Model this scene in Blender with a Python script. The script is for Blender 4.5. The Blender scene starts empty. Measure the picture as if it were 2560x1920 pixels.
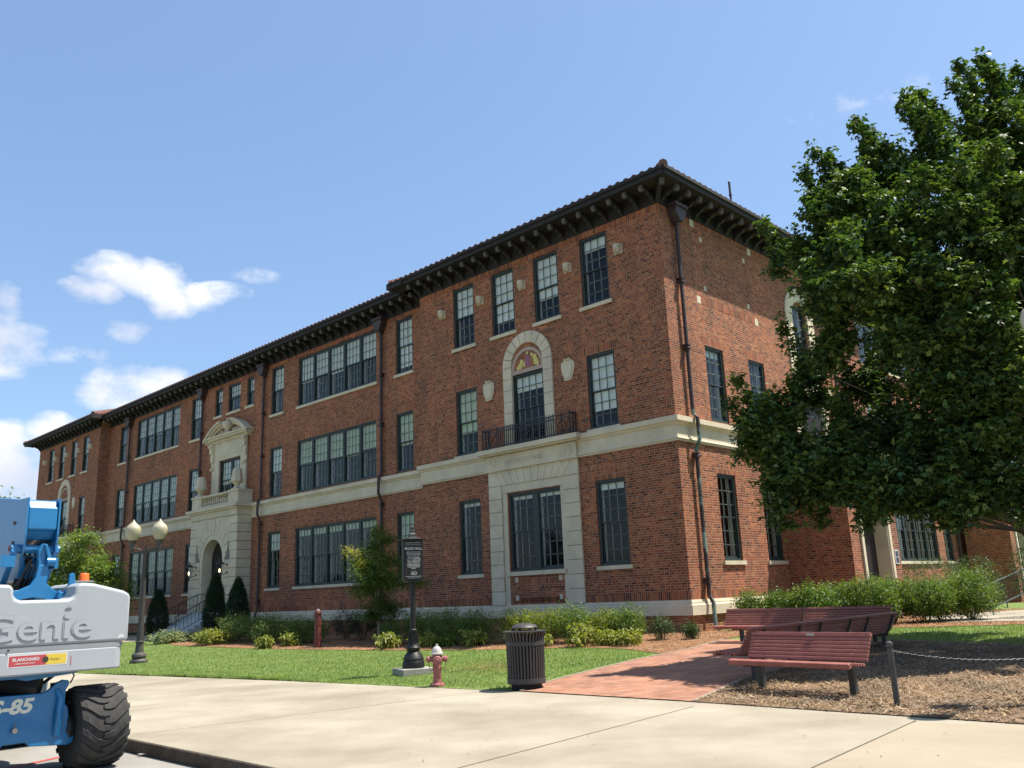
import bpy, bmesh, math, random
import numpy as np
from mathutils import Vector, Matrix
from mathutils.geometry import tessellate_polygon
R = math.radians
sc = bpy.context.scene
COL = sc.collection
random.seed(7)

# ------------------------------------------------------------------ camera
cam_d = bpy.data.cameras.new("camera"); cam = bpy.data.objects.new("camera", cam_d); COL.objects.link(cam)
cr, cu, cf = Vector((0.9992, 0.0094, -0.0385)), Vector((0.0396, -0.2367, 0.9708)), Vector((0.0, 0.9715, 0.2369))
m = Matrix((cr, cu, -cf)).transposed().to_4x4(); m.translation = Vector((0, 0, 1.6)); cam.matrix_world = m
cam_d.sensor_width = 36; cam_d.lens = 36 * 2166.6 / 2560
cam_d.clip_end = 6000; cam_d.clip_start = 0.1
sc.camera = cam

# ------------------------------------------------------------------ sky and sun
SUN_EL = 65.3; SUN_DIR = Vector((math.cos(R(SUN_EL)), 0.02, math.sin(R(SUN_EL)))).normalized()
w = bpy.data.worlds.new("World"); sc.world = w; w.use_nodes = True
nt = w.node_tree; N = nt.nodes; L = nt.links; N.clear()
out = N.new("ShaderNodeOutputWorld"); bg = N.new("ShaderNodeBackground"); bg.inputs[1].default_value = 0.073
sky = N.new("ShaderNodeTexSky"); sky.sky_type = 'NISHITA'; sky.sun_disc = False
sky.sun_elevation = R(SUN_EL); sky.sun_rotation = R(90)
sky.air_density = 1.0; sky.dust_density = 1.6; sky.ozone_density = 1.6; sky.altitude = 100
tc = N.new("ShaderNodeTexCoord"); sep = N.new("ShaderNodeSeparateXYZ"); L.new(tc.outputs['Generated'], sep.inputs[0])
def mth(op, a, b=None, c=None, clamp=False):
    n = N.new("ShaderNodeMath"); n.operation = op; n.use_clamp = clamp
    for i, v in enumerate((a, b, c)):
        if v is None: continue
        if isinstance(v, (int, float)): n.inputs[i].default_value = v
        else: L.new(v, n.inputs[i])
    return n.outputs[0]
az = mth('ARCTAN2', sep.outputs[0], sep.outputs[1])      # 0 at +Y, + towards +X
el = mth('ARCSINE', sep.outputs[2])
# clouds: (azimuth deg, elevation deg, half width, half height, strength)
CL = [(-25.5, 20.2, 3.1, 1.25, 1), (-26.8, 18.9, 2.4, 1.0, .95), (-23.8, 19.8, 2.8, 1.6, 1), (-22.3, 18.6, 2.2, 1.4, 1), (-20.9, 18.9, 2.3, 1.1, .9), (-19.2, 19.4, 2.3, .8, .7), (-25.0, 16.7, 1.8, 1.0, .85), (-31.6, 15.2, 3.0, 2.2, 1.15), (-31.8, 17.2, 1.6, 1.8, 1.05),
      (-23.6, 13.4, 3.9, 1.6, 1.05), (-25.2, 12.7, 2.7, 1.2, .9), (-30.2, 7.9, 3.4, 3.3, 1.35), (-28.5, 10.2, 2.0, 1.5, 1.15), (-31, 9.3, 2.4, 2.0, 1.2), (-27.8, 15.0, 3.2, .8, .5), (-17.2, 20.6, 1.8, .6, .3), (23.5, 28.6, 10, .9, .19),
      (60, 25, 9, 4, 1), (95, 20, 12, 4, 1), (-80, 22, 14, 5, 1), (150, 20, 14, 5, 1.1), (-160, 36, 12, 4, 1)]
nz = N.new("ShaderNodeTexNoise"); nz.inputs['Scale'].default_value = 22.0; nz.inputs['Detail'].default_value = 9; nz.inputs['Roughness'].default_value = .58
mp = N.new("ShaderNodeMapping"); mp.inputs['Scale'].default_value = (1, 1, 1.6); L.new(tc.outputs['Generated'], mp.inputs[0]); L.new(mp.outputs[0], nz.inputs[0])
nz2 = N.new("ShaderNodeTexNoise"); nz2.inputs['Scale'].default_value = 8; nz2.inputs['Detail'].default_value = 5; L.new(mp.outputs[0], nz2.inputs[0])
tot = None
for (a, e, hw, hh, s) in CL:
    da = mth('DIVIDE', mth('SUBTRACT', az, R(a)), R(hw)); de = mth('DIVIDE', mth('SUBTRACT', el, R(e)), R(hh))
    r2 = mth('ADD', mth('MULTIPLY', da, da), mth('MULTIPLY', de, de))
    v = mth('MULTIPLY', mth('SUBTRACT', 1.0, r2, clamp=False), s); v = mth('MAXIMUM', v, 0.0)
    tot = v if tot is None else mth('MAXIMUM', tot, v)
nn_ = mth('ADD', mth('MULTIPLY', nz.outputs[0], 1.0), mth('MULTIPLY', nz2.outputs[0], .5))
dens = mth('MULTIPLY', mth('ADD', mth('ADD', mth('MULTIPLY', tot, 1.35), -.34), mth('ADD', mth('MULTIPLY', mth('SUBTRACT', nz.outputs[0], .5), 3.4), mth('MULTIPLY', mth('SUBTRACT', nz2.outputs[0], .5), 2.0))), 0.85, clamp=True)
dens = mth('MULTIPLY', dens, mth('MINIMUM', mth('MULTIPLY', tot, 5.0), 1.0))
dens = mth('POWER', dens, 1.1)
cmix = N.new("ShaderNodeMixRGB"); L.new(dens, cmix.inputs[0]); 
hz = mth('POWER', mth('SUBTRACT', 1.0, mth('MAXIMUM', sep.outputs[2], 0.0)), 5.0)
tint = N.new("ShaderNodeMixRGB"); tint.blend_type = 'MULTIPLY'; tint.inputs[0].default_value = 1; tint.inputs[2].default_value = (.90, 1.03, 1.07, 1)
L.new(sky.outputs[0], tint.inputs[1])
add = N.new("ShaderNodeMixRGB"); add.blend_type = 'ADD'; add.inputs[0].default_value = 1; L.new(tint.outputs[0], add.inputs[1]); add.inputs[2].default_value = (.75, 1.05, 1.75, 1)
csh = N.new("ShaderNodeMixRGB"); L.new(mth('MULTIPLY', mth('SUBTRACT', nz2.outputs[0], .36), 3.2, clamp=True), csh.inputs[0]); csh.inputs[1].default_value = (4.9, 5.4, 6.6, 1); csh.inputs[2].default_value = (7.4, 7.6, 8.0, 1); L.new(csh.outputs[0], cmix.inputs[2])
L.new(add.outputs[0], cmix.inputs[1]); L.new(cmix.outputs[0], bg.inputs[0]); L.new(bg.outputs[0], out.inputs[0])

sun_d = bpy.data.lights.new("sun", 'SUN'); sun = bpy.data.objects.new("sun", sun_d); COL.objects.link(sun)
sun_d.energy = 5.0; sun_d.angle = R(.53); sun_d.color = (1, .94, .84)
sun.rotation_euler = SUN_DIR.to_track_quat('Z', 'Y').to_euler()
sc.view_settings.view_transform = 'Standard'; sc.view_settings.look = 'None'; sc.view_settings.exposure = 1.0; sc.view_settings.gamma = 1
sc.cycles.max_bounces = 6; sc.cycles.transparent_max_bounces = 12

# ------------------------------------------------------------------ helpers
def tag(o, label=None, cat=None, group=None, kind=None):
    if label: o['label'] = label
    if cat: o['category'] = cat
    if group: o['group'] = group
    if kind: o['kind'] = kind
    return o
def empty(name, loc=(0, 0, 0), rz=0, label=None, cat=None, group=None):
    o = bpy.data.objects.new(name, None); COL.objects.link(o); o.location = loc; o.rotation_euler = (0, 0, rz); o.empty_display_size = .2
    return tag(o, label, cat, group)
def copy_tree(o, parent=None):
    c = o.copy(); COL.objects.link(c)
    if parent: c.parent = parent; c.matrix_parent_inverse = o.matrix_parent_inverse
    for ch in list(o.children): copy_tree(ch, c)
    return c

MATS = {}
def mat(name, col, rough=.7, metal=0, var=0, vscale=3, bump=0, bscale=20, spec=.4, col2=None, coat=0, vdetail=4):
    if name in MATS: return MATS[name]
    M = bpy.data.materials.new(name); M.use_nodes = True; MATS[name] = M
    n = M.node_tree.nodes; l = M.node_tree.links; b = n["Principled BSDF"]
    b.inputs['Base Color'].default_value = (*col, 1); b.inputs['Roughness'].default_value = rough; b.inputs['Metallic'].default_value = metal
    b.inputs['Specular IOR Level'].default_value = spec
    if coat: b.inputs['Coat Weight'].default_value = coat
    t = n.new("ShaderNodeTexCoord")
    if var or col2:
        z = n.new("ShaderNodeTexNoise"); z.inputs['Scale'].default_value = vscale; z.inputs['Detail'].default_value = vdetail; z.inputs['Roughness'].default_value = .62
        l.new(t.outputs['Object'], z.inputs[0])
        r = n.new("ShaderNodeValToRGB"); l.new(z.outputs[0], r.inputs[0])
        c2 = col2 if col2 else tuple(c * (1 - var) for c in col)
        c1 = col if col2 else tuple(min(1, c * (1 + var * .6)) for c in col)
        r.color_ramp.elements[0].position = .32; r.color_ramp.elements[1].position = .68
        r.color_ramp.elements[0].color = (*c2, 1); r.color_ramp.elements[1].color = (*c1, 1)
        l.new(r.outputs[0], b.inputs['Base Color'])
    if bump:
        z = n.new("ShaderNodeTexNoise"); z.inputs['Scale'].default_value = bscale; z.inputs['Detail'].default_value = 5
        l.new(t.outputs['Object'], z.inputs[0]); bp = n.new("ShaderNodeBump"); bp.inputs['Strength'].default_value = bump; bp.inputs['Distance'].default_value = .02
        l.new(z.outputs[0], bp.inputs['Height']); l.new(bp.outputs[0], b.inputs['Normal'])
    return M

def brick_mat(name, rot=False, paving=False, swap=False):
    if name in MATS: return MATS[name]
    M = bpy.data.materials.new(name); M.use_nodes = True; MATS[name] = M
    n = M.node_tree.nodes; l = M.node_tree.links; b = n["Principled BSDF"]; b.inputs['Roughness'].default_value = .88; b.inputs['Specular IOR Level'].default_value = .25
    t = n.new("ShaderNodeTexCoord"); s = n.new("ShaderNodeSeparateXYZ"); l.new(t.outputs['Object'], s.inputs[0])
    cx = n.new("ShaderNodeCombineXYZ")
    if paving:
        l.new(s.outputs[0], cx.inputs[0]); l.new(s.outputs[1], cx.inputs[1])
    else:
        sn = n.new("ShaderNodeSeparateXYZ"); l.new(t.outputs['Normal'], sn.inputs[0])
        ab = n.new("ShaderNodeMath"); ab.operation = 'ABSOLUTE'; l.new(sn.outputs[0], ab.inputs[0])
        gt = n.new("ShaderNodeMath"); gt.operation = 'GREATER_THAN'; gt.inputs[1].default_value = .6; l.new(ab.outputs[0], gt.inputs[0])
        mx = n.new("ShaderNodeMix"); mx.data_type = 'FLOAT'; l.new(gt.outputs[0], mx.inputs[0]); l.new(s.outputs[0], mx.inputs[2]); l.new(s.outputs[1], mx.inputs[3])
        a, z = (1, 0) if rot else (0, 1)
        l.new(mx.outputs[0], cx.inputs[a]); l.new(s.outputs[2], cx.inputs[z])
    wz = n.new("ShaderNodeTexNoise"); wz.inputs['Scale'].default_value = 14; wz.inputs['Detail'].default_value = 2; l.new(t.outputs['Object'], wz.inputs[0])
    va = n.new("ShaderNodeVectorMath"); va.operation = 'MULTIPLY_ADD'; l.new(wz.outputs['Color'], va.inputs[0]); va.inputs[1].default_value = (.016, .012, 0); l.new(cx.outputs[0], va.inputs[2])
    br = n.new("ShaderNodeTexBrick"); l.new(va.outputs[0], br.inputs['Vector']); br.inputs['Scale'].default_value = 1
    br.inputs['Brick Width'].default_value = .195; br.inputs['Row Height'].default_value = .078; br.inputs['Mortar Size'].default_value = .0085; br.inputs['Mortar Smooth'].default_value = .35
    br.squash = .5 if not paving else 1; br.squash_frequency = 3
    if rot: br.offset = 0; br.inputs['Brick Width'].default_value = .6; br.squash = 1
    if paving: br.inputs['Row Height'].default_value = .105; br.inputs['Mortar Size'].default_value = .0035
    br.inputs['Color1'].default_value = (0, 0, 0, 1); br.inputs['Color2'].default_value = (1, 1, 1, 1); br.inputs['Bias'].default_value = 0
    rp = n.new("ShaderNodeValToRGB"); l.new(br.outputs['Color'], rp.inputs[0])
    cols = [(0.0, (.095, .034, .021)), (.13, (.185, .054, .027)), (.3, (.29, .080, .034)), (.46, (.385, .125, .047)), (.58, (.235, .072, .036)), (.7, (.33, .085, .036)), (.84, (.43, .175, .075)), (.93, (.30, .12, .062)), (1.0, (.155, .048, .028))]
    if paving: cols = [(0, (.22, .108, .070)), (.3, (.29, .145, .092)), (.65, (.26, .138, .10)), (1, (.34, .185, .13))]
    e = rp.color_ramp.elements; e[0].position = 0; e[0].color = (*cols[0][1], 1); e[1].position = 1; e[1].color = (*cols[-1][1], 1)
    for p, c in cols[1:-1]:
        q = e.new(p); q.color = (*c, 1)
    # patchy weathering of the fired clay
    z2 = n.new("ShaderNodeTexNoise"); z2.inputs['Scale'].default_value = .55; z2.inputs['Detail'].default_value = 6; z2.inputs['Roughness'].default_value = .7; l.new(t.outputs['Object'], z2.inputs[0])
    r2 = n.new("ShaderNodeValToRGB"); l.new(z2.outputs[0], r2.inputs[0]); r2.color_ramp.elements[0].position = .36; r2.color_ramp.elements[1].position = .66
    lo = (.66, .66, .70, 1) if not paving else (.9, .9, .9, 1)
    r2.color_ramp.elements[0].color = lo; r2.color_ramp.elements[1].color = (1.12, 1.1, 1.05, 1)
    mu = n.new("ShaderNodeMixRGB"); mu.blend_type = 'MULTIPLY'; mu.inputs[0].default_value = 1; l.new(rp.outputs[0], mu.inputs[1]); l.new(r2.outputs[0], mu.inputs[2])
    # rain streaks and soot, long in z
    zs_ = n.new("ShaderNodeTexNoise"); mp_ = n.new("ShaderNodeMapping"); mp_.inputs['Scale'].default_value = (1.3, 1.3, .16) if not paving else (.8, .8, .8); l.new(t.outputs['Object'], mp_.inputs[0]); l.new(mp_.outputs[0], zs_.inputs[0]); zs_.inputs['Scale'].default_value = 1.6; zs_.inputs['Detail'].default_value = 7; zs_.inputs['Roughness'].default_value = .65
    rs_ = n.new("ShaderNodeValToRGB"); l.new(zs_.outputs[0], rs_.inputs[0]); rs_.color_ramp.elements[0].position = .38; rs_.color_ramp.elements[1].position = .6; rs_.color_ramp.elements[0].color = (.80, .79, .81, 1) if not paving else (.86, .86, .86, 1); rs_.color_ramp.elements[1].color = (1.16, 1.10, 1.04, 1)
    ms_ = n.new("ShaderNodeMixRGB"); ms_.blend_type = 'MULTIPLY'; ms_.inputs[0].default_value = 1; l.new(mu.outputs[0], ms_.inputs[1]); l.new(rs_.outputs[0], ms_.inputs[2]); mu = ms_
    z3 = n.new("ShaderNodeTexNoise"); z3.inputs['Scale'].default_value = 60; z3.inputs['Detail'].default_value = 3; l.new(t.outputs['Object'], z3.inputs[0])
    r3 = n.new("ShaderNodeValToRGB"); l.new(z3.outputs[0], r3.inputs[0]); r3.color_ramp.elements[0].color = (.78, .78, .78, 1); r3.color_ramp.elements[1].color = (1.15, 1.15, 1.15, 1)
    mu2 = n.new("ShaderNodeMixRGB"); mu2.blend_type = 'MULTIPLY'; mu2.inputs[0].default_value = 1; l.new(mu.outputs[0], mu2.inputs[1]); l.new(r3.outputs[0], mu2.inputs[2])
    mm = n.new("ShaderNodeMixRGB"); l.new(br.outputs['Fac'], mm.inputs[0]); l.new(mu2.outputs[0], mm.inputs[1])
    mm.inputs[2].default_value = (.40, .27, .185, 1) if not paving else (.24, .14, .10, 1)
    l.new(mm.outputs[0], b.inputs['Base Color'])
    iv = n.new("ShaderNodeMath"); iv.operation = 'SUBTRACT'; iv.inputs[0].default_value = 1; l.new(br.outputs['Fac'], iv.inputs[1])
    ad = n.new("ShaderNodeMath"); ad.operation = 'MULTIPLY_ADD'; l.new(z3.outputs[0], ad.inputs[0]); ad.inputs[1].default_value = .5; l.new(iv.outputs[0], ad.inputs[2])
    bp = n.new("ShaderNodeBump"); bp.inputs['Strength'].default_value = .8 if not paving else .3; bp.inputs['Distance'].default_value = .012
    l.new(ad.outputs[0], bp.inputs['Height']); l.new(bp.outputs[0], b.inputs['Normal'])
    return M

def leaf_mat(name, cols, trans=.35, rough=.45):
    if name in MATS: return MATS[name]
    M = bpy.data.materials.new(name); M.use_nodes = True; MATS[name] = M
    n = M.node_tree.nodes; l = M.node_tree.links; b = n["Principled BSDF"]; b.inputs['Roughness'].default_value = rough; b.inputs['Specular IOR Level'].default_value = .25
    g = n.new("ShaderNodeNewGeometry"); r = n.new("ShaderNodeValToRGB"); l.new(g.outputs['Random Per Island'], r.inputs[0])
    cols = [tuple(v * .62 for v in c) for c in cols]
    e = r.color_ramp.elements; e[0].color = (*cols[0], 1); e[1].color = (*cols[-1], 1)
    for i, c in enumerate(cols[1:-1]):
        q = e.new((i + 1) / (len(cols) - 1)); q.color = (*c, 1)
    t = n.new("ShaderNodeTexCoord"); z = n.new("ShaderNodeTexNoise"); z.inputs['Scale'].default_value = 1.3; z.inputs['Detail'].default_value = 2; l.new(t.outputs['Object'], z.inputs[0])
    r2 = n.new("ShaderNodeValToRGB"); l.new(z.outputs[0], r2.inputs[0]); r2.color_ramp.elements[0].position = .35; r2.color_ramp.elements[1].position = .68
    r2.color_ramp.elements[0].color = (.8, .86, .9, 1); r2.color_ramp.elements[1].color = (1.25, 1.15, .95, 1)
    mu = n.new("ShaderNodeMixRGB"); mu.blend_type = 'MULTIPLY'; mu.inputs[0].default_value = 1; l.new(r.outputs[0], mu.inputs[1]); l.new(r2.outputs[0], mu.inputs[2])
    l.new(mu.outputs[0], b.inputs['Base Color'])
    tr = n.new("ShaderNodeBsdfTranslucent"); 
    tm = n.new("ShaderNodeMixRGB"); tm.blend_type = 'MULTIPLY'; tm.inputs[0].default_value = 1; tm.inputs[2].default_value = (1.5, 1.6, .5, 1); l.new(mu.outputs[0], tm.inputs[1]); l.new(tm.outputs[0], tr.inputs[0])
    ms = n.new("ShaderNodeMixShader"); ms.inputs[0].default_value = trans; l.new(b.outputs[0], ms.inputs[1]); l.new(tr.outputs[0], ms.inputs[2]); l.new(ms.outputs[0], n["Material Output"].inputs[0])
    return M

def glass_mat():
    M = bpy.data.materials.new("window_glass"); M.use_nodes = True; MATS['glass'] = M
    n = M.node_tree.nodes; l = M.node_tree.links; n.clear(); o = n.new("ShaderNodeOutputMaterial")
    lw = n.new("ShaderNodeLayerWeight"); lw.inputs[0].default_value = .5; pw = n.new("ShaderNodeMath"); pw.operation = 'POWER'; pw.inputs[1].default_value = 4.2; l.new(lw.outputs['Facing'], pw.inputs[0])
    ga = n.new("ShaderNodeMath"); ga.operation = 'MULTIPLY_ADD'; ga.inputs[1].default_value = .85; ga.inputs[2].default_value = .034; ga.use_clamp = True; l.new(pw.outputs[0], ga.inputs[0])
    tr = n.new("ShaderNodeBsdfTransparent"); tr.inputs[0].default_value = (.90, .93, .91, 1); gl = n.new("ShaderNodeBsdfGlossy"); gl.inputs['Roughness'].default_value = .01
    t = n.new("ShaderNodeTexCoord"); z = n.new("ShaderNodeTexNoise"); z.inputs['Scale'].default_value = 1.7; l.new(t.outputs['Object'], z.inputs[0]); bp = n.new("ShaderNodeBump"); bp.inputs['Strength'].default_value = .25; bp.inputs['Distance'].default_value = .02
    l.new(z.outputs[0], bp.inputs['Height']); l.new(bp.outputs[0], gl.inputs['Normal'])
    ms = n.new("ShaderNodeMixShader"); l.new(ga.outputs[0], ms.inputs[0]); l.new(tr.outputs[0], ms.inputs[1]); l.new(gl.outputs[0], ms.inputs[2]); l.new(ms.outputs[0], o.inputs[0])
    return M

IDT = lambda a, d, z: (a, d, z)
class MB:
    def __init__(s): s.v = []; s.f = []
    def quad(s, *p):
        k = len(s.v); s.v += [tuple(q) for q in p]; s.f.append(tuple(range(k, k + len(p)))); return s
    def box(s, a0, a1, d0, d1, z0, z1, T=IDT):
        k = len(s.v)
        s.v += [tuple(T(*p)) for p in ((a0, d0, z0), (a1, d0, z0), (a1, d1, z0), (a0, d1, z0), (a0, d0, z1), (a1, d0, z1), (a1, d1, z1), (a0, d1, z1))]
        s.f += [tuple(k + i for i in q) for q in ((0, 3, 2, 1), (4, 5, 6, 7), (0, 1, 5, 4), (1, 2, 6, 5), (2, 3, 7, 6), (3, 0, 4, 7))]; return s
    def prism(s, pts, d0, d1, T=IDT):      # polygon in (a, z) pushed from depth d0 to d1
        k = len(s.v); n = len(pts)
        s.v += [tuple(T(a, d0, z)) for a, z in pts] + [tuple(T(a, d1, z)) for a, z in pts]
        s.f += [tuple(range(k, k + n)), tuple(range(k + 2 * n - 1, k + n - 1, -1))]
        s.f += [(k + i, k + (i + 1) % n, k + n + (i + 1) % n, k + n + i) for i in range(n)]; return s
    def flat(s, pts, z0, z1):              # polygon in (x, y) pushed up
        return s.prism(pts, z0, z1, T=lambda a, d, z: (a, z, d))
    def tube(s, pts, r, n=8, cap=True):
        pts = [Vector(p) for p in pts]; rs = r if isinstance(r, (list, tuple)) else [r] * len(pts); k = len(s.v); up = None
        for i, p in enumerate(pts):
            t = (pts[min(i + 1, len(pts) - 1)] - pts[max(i - 1, 0)]).normalized()
            if up is None: up = Vector((0, 0, 1)) if abs(t.z) < .9 else Vector((1, 0, 0))
            x = t.cross(up).normalized(); y = x.cross(t).normalized(); up = y
            for j in range(n):
                a = 2 * math.pi * j / n; s.v.append(tuple(p + (x * math.cos(a) + y * math.sin(a)) * rs[i]))
        for i in range(len(pts) - 1):
            for j in range(n):
                s.f.append((k + i * n + j, k + i * n + (j + 1) % n, k + (i + 1) * n + (j + 1) % n, k + (i + 1) * n + j))
        if cap: s.f += [tuple(range(k + n - 1, k - 1, -1)), tuple(range(k + (len(pts) - 1) * n, k + len(pts) * n))]
        return s
    def lathe(s, prof, c=(0, 0, 0), n=20, axis='z', sq=False):
        k = len(s.v); c = Vector(c)
        for r, h in prof:
            for j in range(n):
                a = 2 * math.pi * (j + (.5 if sq else 0)) / n; q = (r * math.cos(a), r * math.sin(a), h)
                if axis == 'x': q = (q[2], q[0], q[1])
                if axis == 'y': q = (q[0], q[2], q[1])
                s.v.append(tuple(c + Vector(q)))
        m_ = len(prof)
        for i in range(m_ - 1):
            for j in range(n): s.f.append((k + i * n + j, k + i * n + (j + 1) % n, k + (i + 1) * n + (j + 1) % n, k + (i + 1) * n + j))
        s.f += [tuple(range(k + n - 1, k - 1, -1)), tuple(range(k + (m_ - 1) * n, k + m_ * n))]; return s
    def xf(s, mx, k0=0):
        for i in range(k0, len(s.v)): s.v[i] = tuple(mx @ Vector(s.v[i]))
        return s
    def build(s, name, m, parent=None, smooth=False, recalc=True, bevel=0):
        me = bpy.data.meshes.new(name); me.from_pydata(s.v, [], s.f); me.materials.append(m)
        if recalc:
            b = bmesh.new(); b.from_mesh(me); bmesh.ops.recalc_face_normals(b, faces=b.faces); b.to_mesh(me); b.free()
        if smooth:
            me.shade_smooth()
            try: me.set_sharp_from_angle(angle=R(38))
            except Exception: pass
        o = bpy.data.objects.new(name, me); COL.objects.link(o)
        if parent: o.parent = parent
        if bevel:
            q = o.modifiers.new("bevel", 'BEVEL'); q.width = bevel; q.segments = 3; q.limit_method = 'ANGLE'; q.angle_limit = R(40)
        return o
def text(name, body, size, loc, xdir, updir, m, parent, align='LEFT', extrude=.002, sx=1, shear=0, space=1, line=1.0, offset=0):
    cu_ = bpy.data.curves.new(name, 'FONT'); cu_.body = body; cu_.size = size; cu_.align_x = align; cu_.extrude = extrude; cu_.shear = shear; cu_.space_character = space; cu_.space_line = line; cu_.resolution_u = 3; cu_.offset = offset
    t = bpy.data.objects.new(name, cu_); COL.objects.link(t); bpy.context.view_layer.update()
    me = bpy.data.meshes.new_from_object(t.evaluated_get(bpy.context.evaluated_depsgraph_get())); bpy.data.objects.remove(t); me.name = name
    x = Vector(xdir).normalized(); u = Vector(updir).normalized(); n_ = x.cross(u)
    mm = Matrix((x * sx, u, n_)).transposed().to_4x4(); mm.translation = Vector(loc); me.transform(mm); me.materials.clear(); me.materials.append(m)
    o = bpy.data.objects.new(name, me); COL.objects.link(o); o.parent = parent
    return o
def np_mesh(name, V, F, m, parent=None, k=4):
    me = bpy.data.meshes.new(name); V = np.asarray(V, np.float32).reshape(-1, 3); F = np.asarray(F, np.int32).reshape(-1, k)
    me.vertices.add(len(V)); me.vertices.foreach_set('co', V.ravel()); me.loops.add(F.size); me.loops.foreach_set('vertex_index', F.ravel())
    me.polygons.add(len(F)); me.polygons.foreach_set('loop_start', np.arange(len(F), dtype=np.int32) * k); me.polygons.foreach_set('loop_total', np.full(len(F), k, np.int32))
    me.update(calc_edges=True); me.materials.append(m); o = bpy.data.objects.new(name, me); COL.objects.link(o)
    if parent: o.parent = parent
    return o

# ------------------------------------------------------------------ terrain shape
DL = Vector((-.72065, .69330, 0)); DR = Vector((.69330, .72065, 0)); CB = Vector((5.087, 26.696, 0))
def hgt(x, y): return .32 * min(max((x * DR.x + y * DR.y - 11.3) / 9.5, 0), 1)
def LOC(u, d, z=None):     # building frame: u along the long front, d behind it
    p = CB + DL * u + DR * d; p.z = hgt(p.x, p.y) if z is None else z; return p
def gp(x, y, dz=0): return Vector((x, y, hgt(x, y) + dz))
def region(name, poly, off, m, label=None, cut=(11.3, 20.8)):
    b = bmesh.new(); b.faces.new([b.verts.new((x, y, 0)) for x, y in poly]); 
    bmesh.ops.triangulate(b, faces=b.faces[:])
    for s in cut:
        bmesh.ops.bisect_plane(b, geom=b.verts[:] + b.edges[:] + b.faces[:], plane_co=DR * s, plane_no=DR)
    for v in b.verts: v.co.z = hgt(v.co.x, v.co.y) + off
    bmesh.ops.recalc_face_normals(b, faces=b.faces)
    if b.faces and sum(f.normal.z for f in b.faces) < 0: bmesh.ops.reverse_faces(b, faces=b.faces)
    me = bpy.data.meshes.new(name); b.to_mesh(me); b.free(); me.materials.append(m); o = bpy.data.objects.new(name, me); COL.objects.link(o)
    return tag(o, kind='structure')
# ------------------------------------------------------------------ materials
BR = brick_mat('brick'); BRS = brick_mat('brick_soldier', rot=True)
STONE = mat('limestone', (.585, .50, .36), .85, var=.16, vscale=1.3, bump=.12, bscale=60, vdetail=8)
STONE2 = mat('limestone_joint', (.20, .18, .145), .9, var=.2)
FRAME = mat('window_green', (.026, .038, .036), .5, var=.15)
SASHL = mat('inner_white_paint', (.7, .7, .66), .5)
BLIND = mat('blind_cream', (.68, .69, .64), .8, var=.06, vscale=2)
BLINDG = mat('blind_green', (.50, .54, .37), .8, var=.08)
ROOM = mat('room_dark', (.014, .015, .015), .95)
BRONZE = mat('bronze_pipe', (.045, .026, .026), .5, var=.35, vscale=5, spec=.5)
VERDI = mat('verdigris_pipe', (.17, .26, .22), .7, col2=(.045, .03, .03), vscale=1.6)
for n_ in VERDI.node_tree.nodes:
    if n_.type == 'VALTORGB':
        n_.color_ramp.elements[0].position = .50; n_.color_ramp.elements[1].position = .60
        nt_ = VERDI.node_tree; tc_ = nt_.nodes.new('ShaderNodeTexCoord'); sx_ = nt_.nodes.new('ShaderNodeSeparateXYZ'); nt_.links.new(tc_.outputs['Object'], sx_.inputs[0])
        g_ = nt_.nodes.new('ShaderNodeMath'); g_.operation = 'GREATER_THAN'; g_.inputs[1].default_value = 7.15; nt_.links.new(sx_.outputs[2], g_.inputs[0])
        s_ = nt_.nodes.new('ShaderNodeMath'); s_.operation = 'SUBTRACT'; src_ = n_.inputs[0].links[0].from_socket; nt_.links.new(src_, s_.inputs[0]); nt_.links.new(g_.outputs[0], s_.inputs[1]); nt_.links.new(s_.outputs[0], n_.inputs[0])
EAVE = mat('eave_timber', (.022, .019, .017), .75, var=.3, vscale=6)
BRKT = mat('bracket_grey', (.024, .022, .020), .75, var=.4, vscale=9)
BRKE = mat('bracket_end_pale', (.10, .096, .09), .8, var=.3, vscale=9)
TILE = mat('clay_tile', (.27, .095, .062), .8, col2=(.15, .055, .04), vscale=4, bump=.1)
TILED = mat('clay_tile_end', (.20, .085, .06), .85, col2=(.07, .035, .03), vscale=8)
IRON = mat('black_iron', (.018, .018, .02), .45, var=.2)
DOORM = mat('dark_door', (.018, .011, .010), .6)
STEPM = mat('granite_step', (.42, .43, .43), .85, var=.15, vscale=6)
GLASS = glass_mat()
# ------------------------------------------------------------------ the hall (local frame: x = -u, y = d)
hall = empty('brick_hall', CB, math.atan2(-DL.y, -DL.x), 'long three storey red brick hall with limestone bands, arched stone doorway and bracketed tile roof', 'building')
REC = .685
def front(off): return lambda a, d, z: (-a, off - d, z)
def right(off): return lambda a, d, z: (-off + d, a, z)
F0, F1 = front(0), front(REC); R0 = right(0); RX = right(.3)
U_P1, U_P2, U_END = 12.34, 47.1, 59.3
ZB0, ZB1, ZT0, ZT1, ZW = .82, 1.27, 6.10, 6.90, 14.6
holes = {}           # plane key -> list of openings
WIN = []
def W(key, T, a0, a1, z0, z1, nl=1, cols=3, rows=(3, 3), blind=.5, bm=None, sill=True, low=0, jamb=True, head=True, mull=.16):
    holes.setdefault(key, []).append((a0, a1, z0, z1)); WIN.append((T, a0, a1, z0, z1, nl, cols, rows, blind, bm, sill, low, jamb, head, mull))
Z3 = (11.35, 13.9); Z2 = (6.97, 9.58); Z1 = (2.42, 5.22)
bl3 = [.5, .5, .5, .18]
for i, a in enumerate((9.63, 7.39, 5.13, 2.84)):
    W('P1', F0, a - .61, a + .61, *Z3, blind=bl3[i], low=(0, .6, .35, 0)[i])
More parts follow.
